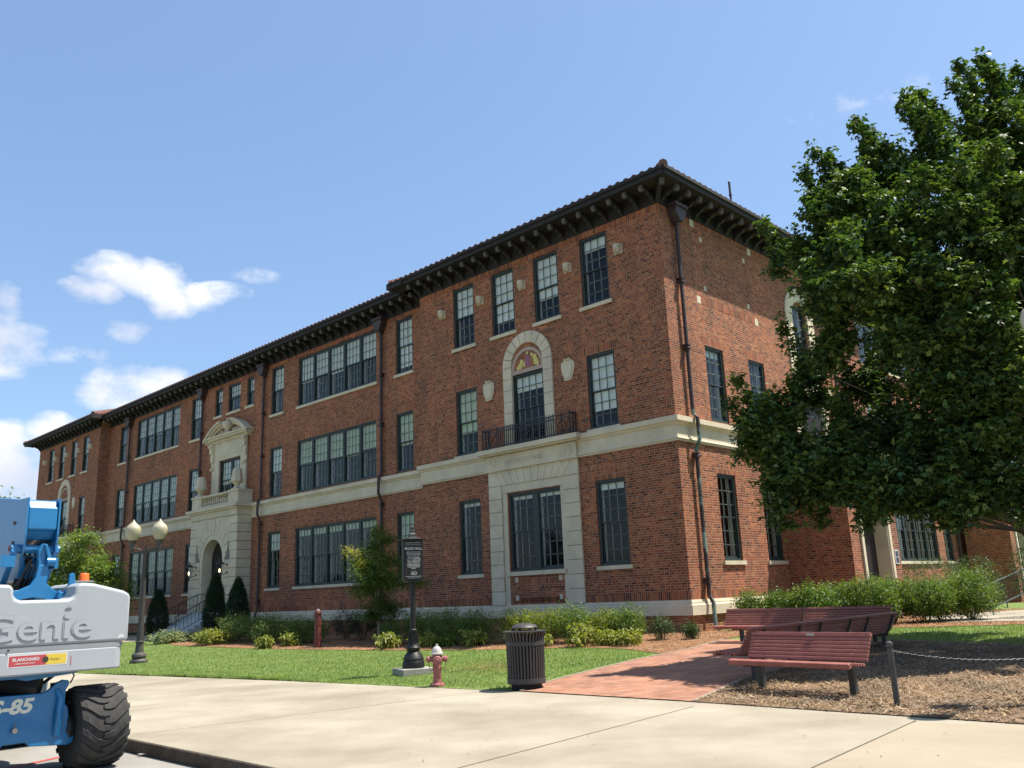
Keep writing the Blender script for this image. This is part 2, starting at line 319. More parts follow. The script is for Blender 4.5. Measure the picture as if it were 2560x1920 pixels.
W('P1', F0, 8.98, 10.2, *Z2, blind=.5, bm='g', low=.35); W('P1', F0, 2.22, 3.44, *Z2, blind=.5, low=.55)
W('P1', F0, 8.95, 10.16, *Z1, blind=.06); W('P1', F0, 2.13, 3.37, *Z1, blind=.09)
W('P1', F0, 4.9, 7.47, *Z1, nl=2, blind=.06, mull=.26, sill=False, head=False)
W('P1', F0, 5.48, 7.06, 6.95, 9.6, cols=4, blind=.25, sill=False, head=False)
for z, bl, bm in ((Z3, .5, None), (Z2, .5, 'g'), (Z1, .5, 'g')):
    g = z is Z1
    W('C', F1, 13.72, 14.88, *z, blind=.5, bm=bm, low=(.8 if z is Z3 else .1 if z is Z2 else 0), sill=z is not Z2)
    W('C', F1, 16.34, 22.9, *z, nl=5, cols=4, blind=(.5 if not g else .12), bm=bm, sill=z is not Z2)
    W('C', F1, 24.33, 25.5, *z, blind=(.5 if not g else .3), bm=None, sill=z is not Z2)
    W('C', F1, 33.5, 34.68, *z, blind=.5, sill=z is not Z2)
    W('C', F1, 36.28, 42.5, *z, nl=5, cols=4, blind=.5, low=.25 if z is not Z3 else 0, bm='g' if g else None, sill=z is not Z2)
    W('C', F1, 44.08, 45.28, *z, blind=.5 if not z is Z3 else 0, sill=z is not Z2)
W('C', F1, 27.36, 28.1, 12.3, 13.9, cols=2, rows=(2, 2), blind=.5); W('C', F1, 28.85, 30.22, 12.3, 13.9, cols=4, rows=(2, 2), blind=.4); W('C', F1, 30.92, 31.75, 12.3, 13.9, cols=2, rows=(2, 2), blind=.5)
W('C', F1, 28.44, 30.87, 7.35, 9.6, nl=2, cols=3, blind=.6, sill=False, head=False, mull=.2)
C2 = 53.05
for i, o in enumerate((-3.45, -1.2, 1.2, 3.45)): W('P2', F0, C2 + o - .55, C2 + o + .55, *Z3, blind=.5)
for o in (-3.45, 3.45):
    W('P2', F0, C2 + o - .55, C2 + o + .55, *Z2, blind=.5, sill=False); W('P2', F0, C2 + o - .55, C2 + o + .55, *Z1, blind=.3)
W('P2', F0, C2 - 1.25, C2 + 1.25, *Z1, nl=2, blind=.2, sill=False, head=False); W('P2', F0, C2 - .75, C2 + .75, 6.95, 9.6, cols=4, blind=.4, sill=False, head=False)
for z in (Z2, Z1):
    W('R0', R0, 2.12, 3.27, *z, blind=0 if z is Z1 else .1, sill=z is Z1); W('R0', R0, 5.0, 6.14, *z, blind=0, sill=z is Z1)
W('R0', R0, 8.95, 10.1, 9.25, 12.55, cols=4, rows=(4, 3), blind=0, sill=False, head=False)
for z in (Z3, Z2, Z1):
    W('RX', RX, 13.1, 14.3, *z, blind=.3, sill=z is not Z2); W('RX', RX, 16.0, 22.5, *z, nl=5, cols=3, blind=.2, sill=z is not Z2); W('RX', RX, 23.4, 24.6, *z, blind=.3, sill=z is not Z2)
    W('RX', RX, 31, 32.2, *z, blind=.3, sill=z is not Z2); W('RX', RX, 34, 40, *z, nl=5, cols=3, blind=.2, sill=z is not Z2)

def wall_grid(mb, T, a0, a1, z0, z1, hs, rv=.14):
    As = sorted({a0, a1, *[v for h in hs for v in h[:2]]}); Zs = sorted({z0, z1, *[v for h in hs for v in h[2:]]})
    for i in range(len(As) - 1):
        for j in range(len(Zs) - 1):
            ca, cz = (As[i] + As[i + 1]) / 2, (Zs[j] + Zs[j + 1]) / 2
            if any(h[0] < ca < h[1] and h[2] < cz < h[3] for h in hs): continue
            mb.quad(T(As[i], 0, Zs[j]), T(As[i + 1], 0, Zs[j]), T(As[i + 1], 0, Zs[j + 1]), T(As[i], 0, Zs[j + 1]))
    for h in hs:
        p = [(h[0], h[2]), (h[1], h[2]), (h[1], h[3]), (h[0], h[3])]
        for i in range(4):
            q, r_ = p[i], p[(i + 1) % 4]; mb.quad(T(q[0], 0, q[1]), T(r_[0], 0, r_[1]), T(r_[0], -rv, r_[1]), T(q[0], -rv, q[1]))
mb = MB()
wall_grid(mb, F0, 0, U_P1, 0, ZW, holes['P1']); wall_grid(mb, F1, U_P1, U_P2, 0, ZW, holes['C'] + [(28.5, 31, .3, 5.2)]); wall_grid(mb, F0, U_P2, U_END, 0, ZW, holes['P2'])
VR = 48.0
wall_grid(mb, R0, 0, 10.5, 0, ZW, holes['R0']); wall_grid(mb, RX, 10.5, VR, 0, ZW, holes['RX'])
for a in (U_P1, U_P2): mb.quad((-a, 0, 0), (-a, REC, 0), (-a, REC, ZW), (-a, 0, ZW))
mb.quad((0, 10.5, 0), (-.3, 10.5, 0), (-.3, 10.5, ZW), (0, 10.5, ZW))
mb.quad((-U_END, 0, 0), (-U_END, 14, 0), (-U_END, 14, ZW), (-U_END, 0, ZW)); mb.quad((-U_END, 14, 0), (-14, 14, 0), (-14, 14, ZW), (-U_END, 14, ZW))
mb.quad((-14, 14, 0), (-14, VR, 0), (-14, VR, ZW), (-14, 14, ZW)); mb.quad((-14, VR, 0), (0, VR, 0), (0, VR, ZW), (-14, VR, ZW))
mb.build('wall', BR, hall, recalc=False)
# single storey brick porches on the right side
for k, (v0, wd) in enumerate(((6.39, 2.33), (25.6, 2.1))):
    p = MB(); P = right(-wd); v1 = v0 + 4.1; vc = v0 + 2.05
    wall_grid(p, P, v0, v1, 0, 6.05, [(vc - 1.12, vc + 1.12, .3, 4.6)], rv=.01)
    p.quad((0, v0, 0), (wd, v0, 0), (wd, v0, 6.05), (0, v0, 6.05)); p.quad((0, v1, 0), (wd, v1, 0), (wd, v1, 6.05), (0, v1, 6.05)); p.quad((0, v0, 6.05), (wd, v0, 6.05), (wd, v1, 6.05), (0, v1, 6.05))
    po = p.build('porch', BR, hall, recalc=False)
    s = MB()
    for sg in (-1, 1):
        s.box(*sorted((vc + sg * 1.12, vc + sg * 1.30)), .0, .07, .3, 4.95, P)
        s.box(*sorted((vc + sg * 1.06, vc + sg * 1.12)), -.5, .03, .3, 4.6, P)
    s.box(vc - 1.06, vc + 1.06, -.46, .03, 4.4, 4.6, P); s.box(vc - 1.12, vc + 1.12, 0, .07, 4.602, 4.95, P); s.box(v0 - .06, v1 + .06, -wd, .08, 6.052, 6.4, P)
    s.build('door_surround', STONE, po)
    MB().box(vc - 1.06, vc + 1.06, -.5, -.46, .3, 4.4, P).build('door', DOORM, po)
# terrain bands, plinth and belt course with moulded profile
def band(prof, name):
    b = MB()
    def run(T, a0, a1, e0=0, e1=0):
        for (d, z), (d2, z2) in zip(prof[:-1], prof[1:]):
            if abs(z2 - z) < 1e-6: continue
        n = len(prof); k = len(b.v)
        for a, e in ((a0, e0), (a1, e1)):
            for d, z in prof: b.v.append(tuple(T(a + e * d, d, z)))
        for i in range(n - 1): b.f.append((k + i, k + i + 1, k + n + i + 1, k + n + i))
        b.f.append(tuple(range(k, k + n))); b.f.append(tuple(range(k + n, k + 2 * n)))
    run(F0, 0, U_P1, -1, 1); run(F1, U_P1, 27.17 if name == 'belt_course' else 27.17, 0, 0); run(F1, 32.33, U_P2); run(F0, U_P2, U_END, -1, 1)
    run(lambda a, d, z: (-U_P1 - d, a, z), 0, REC, -1, 0); run(lambda a, d, z: (-U_P2 + d, a, z), 0, REC, -1, 0)
    run(R0, 0, 10.5 if name == 'belt_course' else 6.39, -1, 0); run(RX, 10.52, VR)
    return b.build(name, STONE, hall, recalc=True)
band([(0, ZB0), (.085, ZB0), (.085, ZB0 + .29), (.055, ZB0 + .33), (.055, ZB0 + .37), (.03, ZB1), (0, ZB1)], 'plinth_course')
band([(0, ZT0), (.05, ZT0), (.05, ZT0 + .07), (.09, ZT0 + .07), (.075, ZT0 + .12), (.04, ZT0 + .14), (.04, ZT0 + .5), (.08, ZT0 + .53), (.12, ZT0 + .60), (.17, ZT0 + .62), (.17, ZT1 - .02), (.0, ZT1)], 'belt_course')
# soldier courses
s = MB()
for T, a0, a1 in ((F0, 0, U_P1), (F1, U_P1, 27.1), (F1, 32.4, U_P2), (F0, U_P2, U_END), (R0, 0, 6.39)):
    s.box(a0, a1, -.01, .004, ZB1 + .001, ZB1 + .24, T)
for T, a0, a1 in ((F0, 0, U_P1), (F1, U_P1, U_P2), (F0, U_P2, U_END), (R0, 0, 10.5), (RX, 10.51, VR)):
    s.box(a0, a1, -.01, .004, 13.93, 14.13, T)
for wn in WIN:
    T, a0, a1, z0, z1, hd = *wn[:5], wn[13]
    if hd and z1 < 13: s.prism([(a0 - .12, z1 + .001), (a1 + .12, z1 + .001), (a1 + .18, z1 + .3), (a0 - .18, z1 + .3)], -.01, .0035, T)
for dz in (1.33, 1.95): s.box(5.0, 7.3, -.01, .004, dz, dz + .2, F0)
s.box(2.1, 5.95, -.01, .004, 11.05, 11.3, R0)
s.build('soldier_course', BRS, hall)
# small pale stone squares in the brick
for a, z, h in ((2.01, 13.98, .26), (5.93, 13.95, .26), (2.03, 11.17, .26), (5.95, 11.15, .26)): MB().box(a - .12, a + .12, -.02, .006, z - h / 2, z + h / 2, R0).build('stone_inset', STONE, hall)
for a, z in ((2.5, 13.5), (5.45, 13.47), (2.51, 11.68), (5.46, 11.66)): MB().box(a - .08, a + .08, -.02, .007, z - .09, z + .09, R0).build('stone_inset', STONE, hall)
for a in (5.12, 7.2):
    for z in (1.5, 2.13): MB().box(a - .075, a + .075, -.02, .007, z - .085, z + .085, F0).build('stone_inset', STONE, hall)

rnd = random.Random(3)
def make_window(T, a0, a1, z0, z1, nl, cols, rows, blind, bm, sill, low, jamb, head, mull):
    f = MB(); fw = .085
    f.box(a0, a0 + fw, -.22, -.05, z0, z1, T); f.box(a1 - fw, a1, -.22, -.05, z0, z1, T); f.box(a0 + fw, a1 - fw, -.22, -.05, z1 - fw, z1, T); f.box(a0 + fw, a1 - fw, -.22, -.03, z0, z0 + fw * .9, T)
    lw = (a1 - a0 - 2 * fw - mull * (nl - 1)) / nl; lights = []
    for i in range(nl):
        x = a0 + fw + i * (lw + mull); lights.append((x, x + lw))
        if i: f.box(x - mull, x, -.22, -.06, z0 + fw * .9, z1 - fw, T)
    fo = f.build('window', FRAME, hall)
    zl, zh = z0 + fw * .9, z1 - fw; zm = (zl + zh) / 2
    s = MB(); inn = MB(); g = MB(); b = MB(); rm = MB(); jb = MB(); st = .038
    for (x0, x1) in lights:
        for (za, zb, dd, nr) in ((zm - .02, zh, -.10, rows[0]), (zl, zm + .02, -.145, rows[1])):
            s.box(x0, x0 + st, dd - .02, dd + .015, za, zb, T); s.box(x1 - st, x1, dd - .02, dd + .015, za, zb, T)
            s.box(x0 + st, x1 - st, dd - .02, dd + .015, zb - .045, zb, T); s.box(x0 + st, x1 - st, dd - .02, dd + .015, za, za + (.045 if dd > -.12 else .075), T)
            for k in range(1, cols):
                xc = x0 + st + (x1 - x0 - 2 * st) * k / cols; s.box(xc - .011, xc + .011, dd + .001, dd + .013, za + .045, zb - .045, T); inn.box(xc - .014, xc + .014, dd - .03, dd - .006, za + .046, zb - .046, T)
            for k in range(1, nr):
                zc = za + (zb - za) * k / nr; s.box(x0 + st, x1 - st, dd + .002, dd + .012, zc - .011, zc + .011, T); inn.box(x0 + st, x1 - st, dd - .029, dd - .0065, zc - .014, zc + .014, T)
            g.quad(T(x0, dd - .003, za), T(x1, dd - .003, za), T(x1, dd - .003, zb), T(x0, dd - .003, zb))
        bl = blind if blind < .15 else max(0, blind + (rnd.random() - .5) * (.04 if nl == 1 else .1))
        hh = (zh - zl) * bl
        if bl > 0: b.box(x0 + .01, x1 - .01, -.180, -.172, zh - hh, zh, T)
        if low: b.box(x0 + .01, x1 - .01, -.198, -.190, zm - (zm - zl) * low, zm, T)
        jb.box(x0 - .03, x0 - .004, -.33, -.2, zl, zh, T); jb.box(x1 + .004, x1 + .03, -.33, -.2, zl, zh, T)
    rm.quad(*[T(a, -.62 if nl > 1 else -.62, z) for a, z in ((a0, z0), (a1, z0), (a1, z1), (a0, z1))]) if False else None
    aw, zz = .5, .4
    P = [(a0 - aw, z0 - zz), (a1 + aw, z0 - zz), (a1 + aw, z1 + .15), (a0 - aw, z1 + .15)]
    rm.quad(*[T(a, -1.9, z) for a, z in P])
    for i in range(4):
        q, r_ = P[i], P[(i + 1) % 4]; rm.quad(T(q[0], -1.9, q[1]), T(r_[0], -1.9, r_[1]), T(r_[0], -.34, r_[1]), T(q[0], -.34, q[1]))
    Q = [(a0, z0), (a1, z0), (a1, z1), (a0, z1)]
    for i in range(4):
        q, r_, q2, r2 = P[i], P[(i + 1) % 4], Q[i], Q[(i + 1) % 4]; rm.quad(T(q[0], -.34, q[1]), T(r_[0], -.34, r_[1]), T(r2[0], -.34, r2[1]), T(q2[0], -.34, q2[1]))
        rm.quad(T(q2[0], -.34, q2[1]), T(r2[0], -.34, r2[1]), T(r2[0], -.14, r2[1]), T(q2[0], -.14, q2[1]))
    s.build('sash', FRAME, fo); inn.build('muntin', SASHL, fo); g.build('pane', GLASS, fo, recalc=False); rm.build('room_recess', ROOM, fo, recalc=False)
    if b.v: b.build('blind', BLINDG if bm == 'g' else BLIND, fo)
    if jb.v: jb.build('inner_jamb', SASHL, fo)
    if sill: MB().box(a0 - .1, a1 + .1, -.12, .07, z0 - .13, z0 - .003, T).build('sill', STONE, fo)
for wn in WIN: make_window(*wn)

# ---- stone frame round the ground floor double window, balcony and arched window (one per end pavilion)
def arc(c, z, r, a0, a1, n): return [(c + r * math.cos(R(a0 + (a1 - a0) * i / n)), z + r * math.sin(R(a0 + (a1 - a0) * i / n))) for i in range(n + 1)]
def pavilion_stone(uc, near):
    T = F0; hw = 2.19; b = MB(); ih = 1.52; bt = ZB1
    b.box(uc - hw, uc + hw, -.05, .035, 5.3 if near else 5.3, ZT0, T)                          # backing
    for sg in (-1, 1):
        b.box(*sorted((uc + sg * (hw - .01), uc + sg * ih)), -.05, .035, bt, 5.299, T)
        b.box(*sorted((uc + sg * (ih - .001), uc + sg * 1.30)), -.05, .02, bt, 5.52, T)            # inner plain jamb
        z = bt; n = 9; hgt_ = (5.54 - bt) / n
        for i in range(n): b.box(*sorted((uc + sg * hw, uc + sg * (ih + (.02 if i % 2 else 0)))), .035, .08, bt + i * hgt_ + .009, bt + (i + 1) * hgt_ - .009, T)
    b.box(uc - ih, uc + ih, .036, .05, 5.26, 5.52, T)
    n = 10                                                                                     # splayed flat-arch voussoirs
    for i in range(n):
        a, c = -1 + 2 * i / n, -1 + 2 * (i + 1) / n
        b.prism([(uc + a * 1.5 + .008, 5.56), (uc + c * 1.5 - .008, 5.56), (uc + c * 1.9 - .008, ZT0 - .01), (uc + a * 1.9 + .008, ZT0 - .01)], .036, .082, T)
    for sg in (-1, 1): b.prism([(uc + sg * 1.51, 5.56), (uc + sg * hw, 5.56), (uc + sg * hw, ZT0 - .01), (uc + sg * 1.91, ZT0 - .01)], .036, .081, T)
    b.box(uc - 1.42, uc + 1.42, -.1, .09, 2.27, 2.415, T)                                          # sill
    # inscribed frieze block and balcony slab
    b.box(uc - hw - .02, uc + hw + .02, .04, .145, ZT0 + .02, ZT0 + .56, T); b.box(uc - hw - .06, uc + hw + .06, .04, .17, ZT0 - .008, ZT0 + .06, T)
    b.box(uc - hw - .22, uc + hw + .22, .1, .30, ZT0 + .58, ZT1 - .06, T); b.box(uc - hw - .28, uc + hw + .28, .05, .40, ZT1 - .16, ZT1 + .01, T)
    for sg in (-1, 1): b.box(uc + sg * 1.52 - .012, uc + sg * 1.52 + .012, .14, .152, ZT0 + .1, ZT0 + .5, T)
    # arched frame: jamb blocks and voussoirs
    r0, r1, zs = .80, 1.235, 9.92
    b.prism([(uc - r1, ZT1)] + [(uc - r1, zs)] + arc(uc, zs, r1, 180, 0, 24)[1:] + [(uc + r1, ZT1), (uc + r0, ZT1)] + [(uc + r0, zs)] + arc(uc, zs, r0, 0, 180, 20)[1:] + [(uc - r0, ZT1)], -.03, .03, T)
    n = 7; hh = (zs - ZT1) / n
    for sg in (-1, 1):
        for i in range(n): b.box(*sorted((uc + sg * r0, uc + sg * r1)), .03, .07, ZT1 + i * hh + .008, ZT1 + (i + 1) * hh - .008, T)
    n = 10
    for i in range(n):
        t0, t1 = 180 * i / n + .7, 180 * (i + 1) / n - .7
        b.prism(arc(uc, zs, r1, t0, t1, 3) + arc(uc, zs, r0, t1, t0, 3), .03, .071, T)
    so = b.build('stone_surround', STONE, hall, recalc=True)
    js = MB(); js.box(uc - hw + .002, uc + hw - .002, .0362, .038, 5.56, ZT0 - .012, T)
    for sg in (-1, 1): js.box(*sorted((uc + sg * (hw - .002), uc + sg * (ih + .004))), .0352, .037, bt + .01, 5.54, T); js.box(*sorted((uc + sg * (r0 + .002), uc + sg * (r1 - .002))), .0302, .032, ZT1 + .01, zs, T)
    js.prism(arc(uc, zs, r1 - .002, 0, 180, 24) + arc(uc, zs, r0 + .002, 180, 0, 24), .0302, .032, T)
    js.build('masonry_joint', STONE2, so)
    # tympanum
    m_ = MB(); m_.prism(arc(uc, zs - .18, .80, 0, 180, 24), -.06, -.02, T); m_.box(uc - .8, uc + .8, -.06, .025, 9.6, 9.75, T)
    n = 24
    m_.prism(arc(uc, zs - .18, .805, 0, 180, n) + arc(uc, zs - .18, .68, 180, 0, n), -.02, .03, T)
    m_.build('tympanum_frame', mat('pink_stone', (.42, .30, .24), .8, var=.1), so)
    if near:
        BL = mat('mosaic_blue', (.09, .10, .28), .5, var=.4, vscale=30); MB().prism(arc(uc, zs - .175, .675, 4, 176, 24), -.02, -.004, T).build('mosaic_panel', BL, so)
        YE = mat('mosaic_yellow', (.62, .50, .14), .5, var=.4, vscale=40); PU = mat('mosaic_plum', (.30, .10, .15), .5, var=.4, vscale=40)
        zz = zs - .11
        for a, z, s_ in ((.38, .08, .12), (.3, .22, .1), (-.42, .12, .13), (-.36, .3, .11), (-.22, .42, .07), (0, .52, .06), (.15, .1, .1), (-.5, .02, .08), (.5, .02, .08)): MB().prism([(uc + a + s_ * math.cos(k * 1.05), zz + z + s_ * 1.1 * math.sin(k * 1.05)) for k in range(6)], -.004 + a * .001, .001 + a * .0005, T).build('mosaic_figure', YE, so)
        MB().prism([(uc - .13, zz), (uc + .14, zz), (uc + .11, zz + .3), (uc + .04, zz + .45), (uc - .05, zz + .45), (uc - .12, zz + .28)], .001, .004, T).build('mosaic_figure', PU, so)
        text('inscription', 'ARCHITECTVRE', .24, F0(uc + 1.22, .152, ZT0 + .19), (1, 0, 0), (0, 0, 1), mat('carved_letter', (.42, .37, .275), .9), so, extrude=.004, space=1.14, sx=1.0)
    else:
        k = MB(); k.lathe([(.3, -.01), (.26, .05), (.1, .07)], F0(uc, -.02, zs + .2), 12, 'y'); k.build('carved_relief', STONE, so)
    for sg in (-1, 1):
        q = MB(); q.lathe([(.17, 0), (.17, .02), (.13, .022), (.13, .004), (.07, .004), (.06, .02), (.01, .022)], (0, 0, 0), 18, 'y')
        q.xf(Matrix.Translation(Vector(F0(uc + sg * 1.85, .147, ZT0 + .3))) @ Matrix.Rotation(math.pi, 4, 'Z')); q.build('carved_roundel', STONE, so)
    # iron balcony
    ib = MB(); z0, z1 = ZT1 + .01, ZT1 + .74; e = hw - .02
    dd = .34
    for z in (z0 + .08, z1 - .12, z1): ib.box(uc - e, uc + e, dd - .018, dd + .018, z - .017, z + .017, T)
    for sg in (-1, 1):
        for z in (z0 + .08, z1): ib.box(uc + sg * e - .015, uc + sg * e + .015, 0, dd, z - .012, z + .012, T)
        for t in (0, .5, 1):
            ib.box(uc + sg * e - .02, uc + sg * e + .02, dd * t - .02 if t else .02, dd * t + .02 if t else .05, z0, z1 + .08, T)
        for f in (0, .38, .76):
            x0, x1 = uc + sg * (e - f), uc + sg * (e - f - .38)
            if f < .7:
                ib.tube([T(x0, dd, z0 + .1), T(x1, dd, z1 - .14)], .011, 5); ib.tube([T(x1, dd, z0 + .1), T(x0, dd, z1 - .14)], .011, 5)
            ib.box(x0 - .014, x0 + .014, dd - .014, dd + .014, z0, z1 + .07, T)
    x = -e + .86
    while x < e - .8:
        ib.box(uc + x - .013, uc + x + .013, dd - .013, dd + .013, z0, z1, T); x += .105
    for i in range(10):
        xx = -e + .9 + i * .29
        if xx < e - .8: ib.tube([T(uc + xx + .045 * math.cos(t * .785), dd, z1 - .06 + .045 * math.sin(t * .785)) for t in range(9)], .008, 5, cap=False)
    for sg in (-1, 1): ib.tube([T(uc + sg * .2 * math.sin(t * .5), dd + .02, z0 + .12 + .4 * t / 7) for t in range(8)], .012, 5)
    ib.build('balcony_railing', IRON, hall)
    # shields and little carved heads
    for a, z in ((uc - 1.95, 9.27), (uc + 2.07, 9.27)):
        k = MB(); pr = [(-.1, .40), (.1, .40), (.17, .33), (.29, .26), (.30, .1), (.26, -.12), (.2, -.22), (.17, -.36), (.06, -.40), (-.06, -.40), (-.17, -.36), (-.2, -.22), (-.26, -.12), (-.30, .1), (-.29, .26), (-.17, .33)]
        k.prism([(a + x_, z + y_) for x_, y_ in pr], .001, .045, T); k.prism([(a + x_ * .72, z + y_ * .78) for x_, y_ in pr], .045, .075, T); k.tube([T(a - .13, .06, z + .38), T(a, .11, z + .33), T(a + .13, .06, z + .38)], .035, 6); k.tube([T(a - .15, .05, z - .36), T(a, .08, z - .40), T(a + .15, .05, z - .36)], .03, 6)
        k.build('stone_shield', STONE, hall)
    for i in range(5):
        a = uc + .08 + (i - 2) * 2.29; k = MB(); rr = random.Random(i + int(uc))
        k.box(a - .17, a + .17, .001, .05, 12.83, 13.17, T)
        k.lathe([(.02, -.17), (.09, -.15), (.12, -.06), (.13, .03), (.12, .12), (.06, .17), (.01, .18)], T(a, .12, 13.0), 10)
        k.lathe([(.02, -.03), (.045, 0), (.01, .04)], T(a, .25, 12.98), 6); k.lathe([(.01, -.03), (.06, 0), (.01, .03)], T(a, .22, 12.9), 6); k.lathe([(.12, 0), (.15, .04), (.13, .09), (.04, .12)], T(a, .1, 13.08), 10)
        for sg in (-1, 1): k.lathe([(.01, -.04), (.045, 0), (.01, .04)], T(a + sg * .13, .1, 13.0), 6)
        k.build('carved_head', STONE, hall, smooth=True)
pavilion_stone(6.22, True); pavilion_stone(C2, False)

# ---- arched window surround on the right side with a little iron balcony
b = MB(); vc, r0, r1, zs = 9.52, .66, 1.2, 12.05
b.prism([(vc - r1, 9.2), (vc - r1, zs)] + arc(vc, zs, r1, 180, 0, 24)[1:] + [(vc + r1, 9.2), (vc + r0, 9.2), (vc + r0, zs)] + arc(vc, zs, r0, 0, 180, 20)[1:] + [(vc - r0, 9.2)], -.03, .06, R0)
b.box(vc - 1.5, vc + 1.5, .0, .3, 8.85, 9.19, R0); b.box(vc - 1.3, vc + 1.3, 0, .2, 8.6, 8.849, R0)
for sg in (-1, 1): b.box(vc + sg * 1.2 - .25, vc + sg * 1.2 + .25, .0, .12, ZT1 + .02, 8.6, R0)
so = b.build('stone_surround', STONE, hall)
MB().box(vc - .94, vc + .94, -.03, .02, ZT1, 8.6, R0).build('door', DOORM, so)
g = MB(); g.prism(arc(vc, 12.56, .0, 0, 180, 2), 0, 0, R0) if False else None
ib = MB()
for i in range(21): ib.box(vc - 1.6 + i * .16 - .01, vc - 1.6 + i * .16 + .01, .5, .52, ZT1 + .02, 7.75, R0)
ib.box(vc - 1.63, vc + 1.63, .49, .53, 7.75, 7.79, R0); ib.box(vc - 1.63, vc + 1.63, .18, .56, ZT1 + .005, ZT1 + .03, R0)
ib.build('balcony_railing', IRON, hall)

# ---- entrance portal
PC = 29.75; TP = front(-.15); HW = 2.58
b = MB(); ar, asp = 1.12, 4.03; oR = 1.37
def arch_panel(mb, T, a0, a1, z0, z1, ac, r, zs, d0, d1, n=24):
    mb.box(a0, ac - r, d0, d1, z0, z1, T); mb.box(ac + r, a1, d0, d1, z0, z1, T)
    for i in range(n):
        t0, t1 = math.pi * (1 - i / n), math.pi * (1 - (i + 1) / n)
        mb.prism([(ac + r * math.cos(t0), zs + r * math.sin(t0)), (ac + r * math.cos(t1), zs + r * math.sin(t1)), (ac + r * math.cos(t1), z1), (ac + r * math.cos(t0), z1)], d0, d1, T)
arch_panel(b, TP, PC - HW, PC + HW, .2, 6.3, PC, ar, asp, -.9, -.05)
arch_panel(b, TP, PC - oR, PC + oR, 1.2, asp + oR + .02, PC, ar, asp, -.05, -.02) if False else None
# rusticated facing
rows_ = [(1.28 + i * .455, 1.28 + (i + 1) * .455) for i in range(11)]
for (za, zb) in rows_:
    zb = min(zb, 6.25); zm_ = (za + zb) / 2
    for sg in (-1, 1):
        if zm_ < asp: x_in = oR
        else:
            x_in = min(max(math.sqrt(max(oR ** 2 - (zm_ - asp) ** 2, 0)) if zm_ < asp + oR else 0, 0) + .55 + (zm_ - asp) * .12, 2.2)
        if x_in < HW - .1: b.box(*sorted((PC + sg * x_in, PC + sg * HW)), -.05, .0, za + .014, zb - .014, TP)
    b.box(PC - HW - 0, PC - HW + .05, -.835, -.0501, za + .01, zb - .01, TP) if False else None
for i in range(13):
    t0, t1 = 180 * i / 13 + .55, 180 * (i + 1) / 13 - .55; tm = R((t0 + t1) / 2)
    def outp(t):
        c_, s_ = math.cos(R(t)), math.sin(R(t)); k_ = 1e9
        if abs(c_) > 1e-6: k_ = min(k_, (1.35 + .85 * s_) / abs(c_) if abs(c_) > .25 else 1e9)
        if s_ > 1e-6: k_ = min(k_, (6.25 - asp) / s_)
        return (PC + k_ * c_, asp + k_ * s_)
    b.prism([(PC + oR * math.cos(R(t0)), asp + oR * math.sin(R(t0))), (PC + oR * math.cos(R(t1)), asp + oR * math.sin(R(t1))), outp(t1), outp(t0)], -.05, .001 + .0, TP)
b.prism(arc(PC, asp, oR - .015, 0, 180, 26) + arc(PC, asp, ar, 180, 0, 26), -.05, -.015, TP)
for sg in (-1, 1): b.box(*sorted((PC + sg * ar, PC + sg * (oR - .015))), -.05, -.015, 1.2, asp, TP)
# side faces with courses
for sg in (-1, 1):
    for (za, zb) in rows_: b.box(*sorted((PC + sg * HW, PC + sg * (HW + .03))), -.83, -.01, za + .014, min(zb, 6.25) - .014, TP)
b.box(PC - HW - .06, PC + HW + .06, -.83, .06, .2, 1.26, TP)
b.box(PC - HW - .02, PC + HW + .02, -.83, .03, 6.3, 6.62, TP); b.box(PC - HW - .12, PC + HW + .12, -.83, .13, 6.621, 6.72, TP); b.box(PC - HW - .24, PC + HW + .24, -.83, .25, 6.721, 6.86, TP)
b.box(PC - HW - .02, PC + HW + .02, -.83, .02, 6.861, 6.98, TP)
# balustrade pedestals
for sg in (-1, 1):
    b.box(*sorted((PC + sg * HW, PC + sg * (HW - 1.05))), -.45, .0, 6.981, 7.52, TP); b.box(*sorted((PC + sg * (HW + .05), PC + sg * (HW - 1.1))), -.5, .05, 7.521, 7.63, TP)
    b.box(*sorted((PC + sg * (HW - .15), PC + sg * (HW - .9))), -.01, .012, 7.08, 7.43, TP) 
    b.box(*sorted((PC + sg * HW, PC + sg * (HW - .25))), -.83, -.45, 6.981, 7.52, TP); b.box(*sorted((PC + sg * (HW + .05), PC + sg * (HW - .3))), -.83, -.501, 7.521, 7.63, TP)
b.box(PC - 1.5, PC + 1.5, -.3, .02, 7.5, 7.6, TP); b.box(PC - 1.5, PC + 1.5, -.28, -.02, 6.981, 7.03, TP)
po = b.build('entrance_portal', STONE, hall)
bb = MB()
for i in range(13): bb.lathe([(.05, 0), (.05, .04), (.03, .07), (.065, .18), (.035, .32), (.03, .38), (.05, .43), (.05, .47)], TP(PC - 1.38 + i * .23, -.15, 7.03), 8)
bb.build('baluster', STONE, po, smooth=True)
for sg in (-1, 1):
    k = MB(); c = TP(PC + sg * 2.05, -.2, 7.63)
    k.lathe([(.32, 0), (.32, .06), (.2, .1), (.13, .2), (.12, .27)], c, 4, sq=True); k.lathe([(.10, .24), (.13, .27), (.34, .42), (.36, .47)], c, 8); k.lathe([(.345, .47), (.24, 1.10), (.15, 1.14)], c, 8)
    k.build('stone_urn', STONE, po)
    k = MB(); c = TP(PC + sg * 2.0, .02, 6.46); k.lathe([(.17, -.015), (.17, .02), (.13, .02), (.12, 0)], c, 14, 'y'); k.build('carved_roundel', STONE, po)
dw = MB(); dw.box(PC - ar, PC + ar, -.60, -.58, 1.2, asp, TP); dw.prism(arc(PC, asp, ar, 0, 180, 20), -.60, -.58, TP)
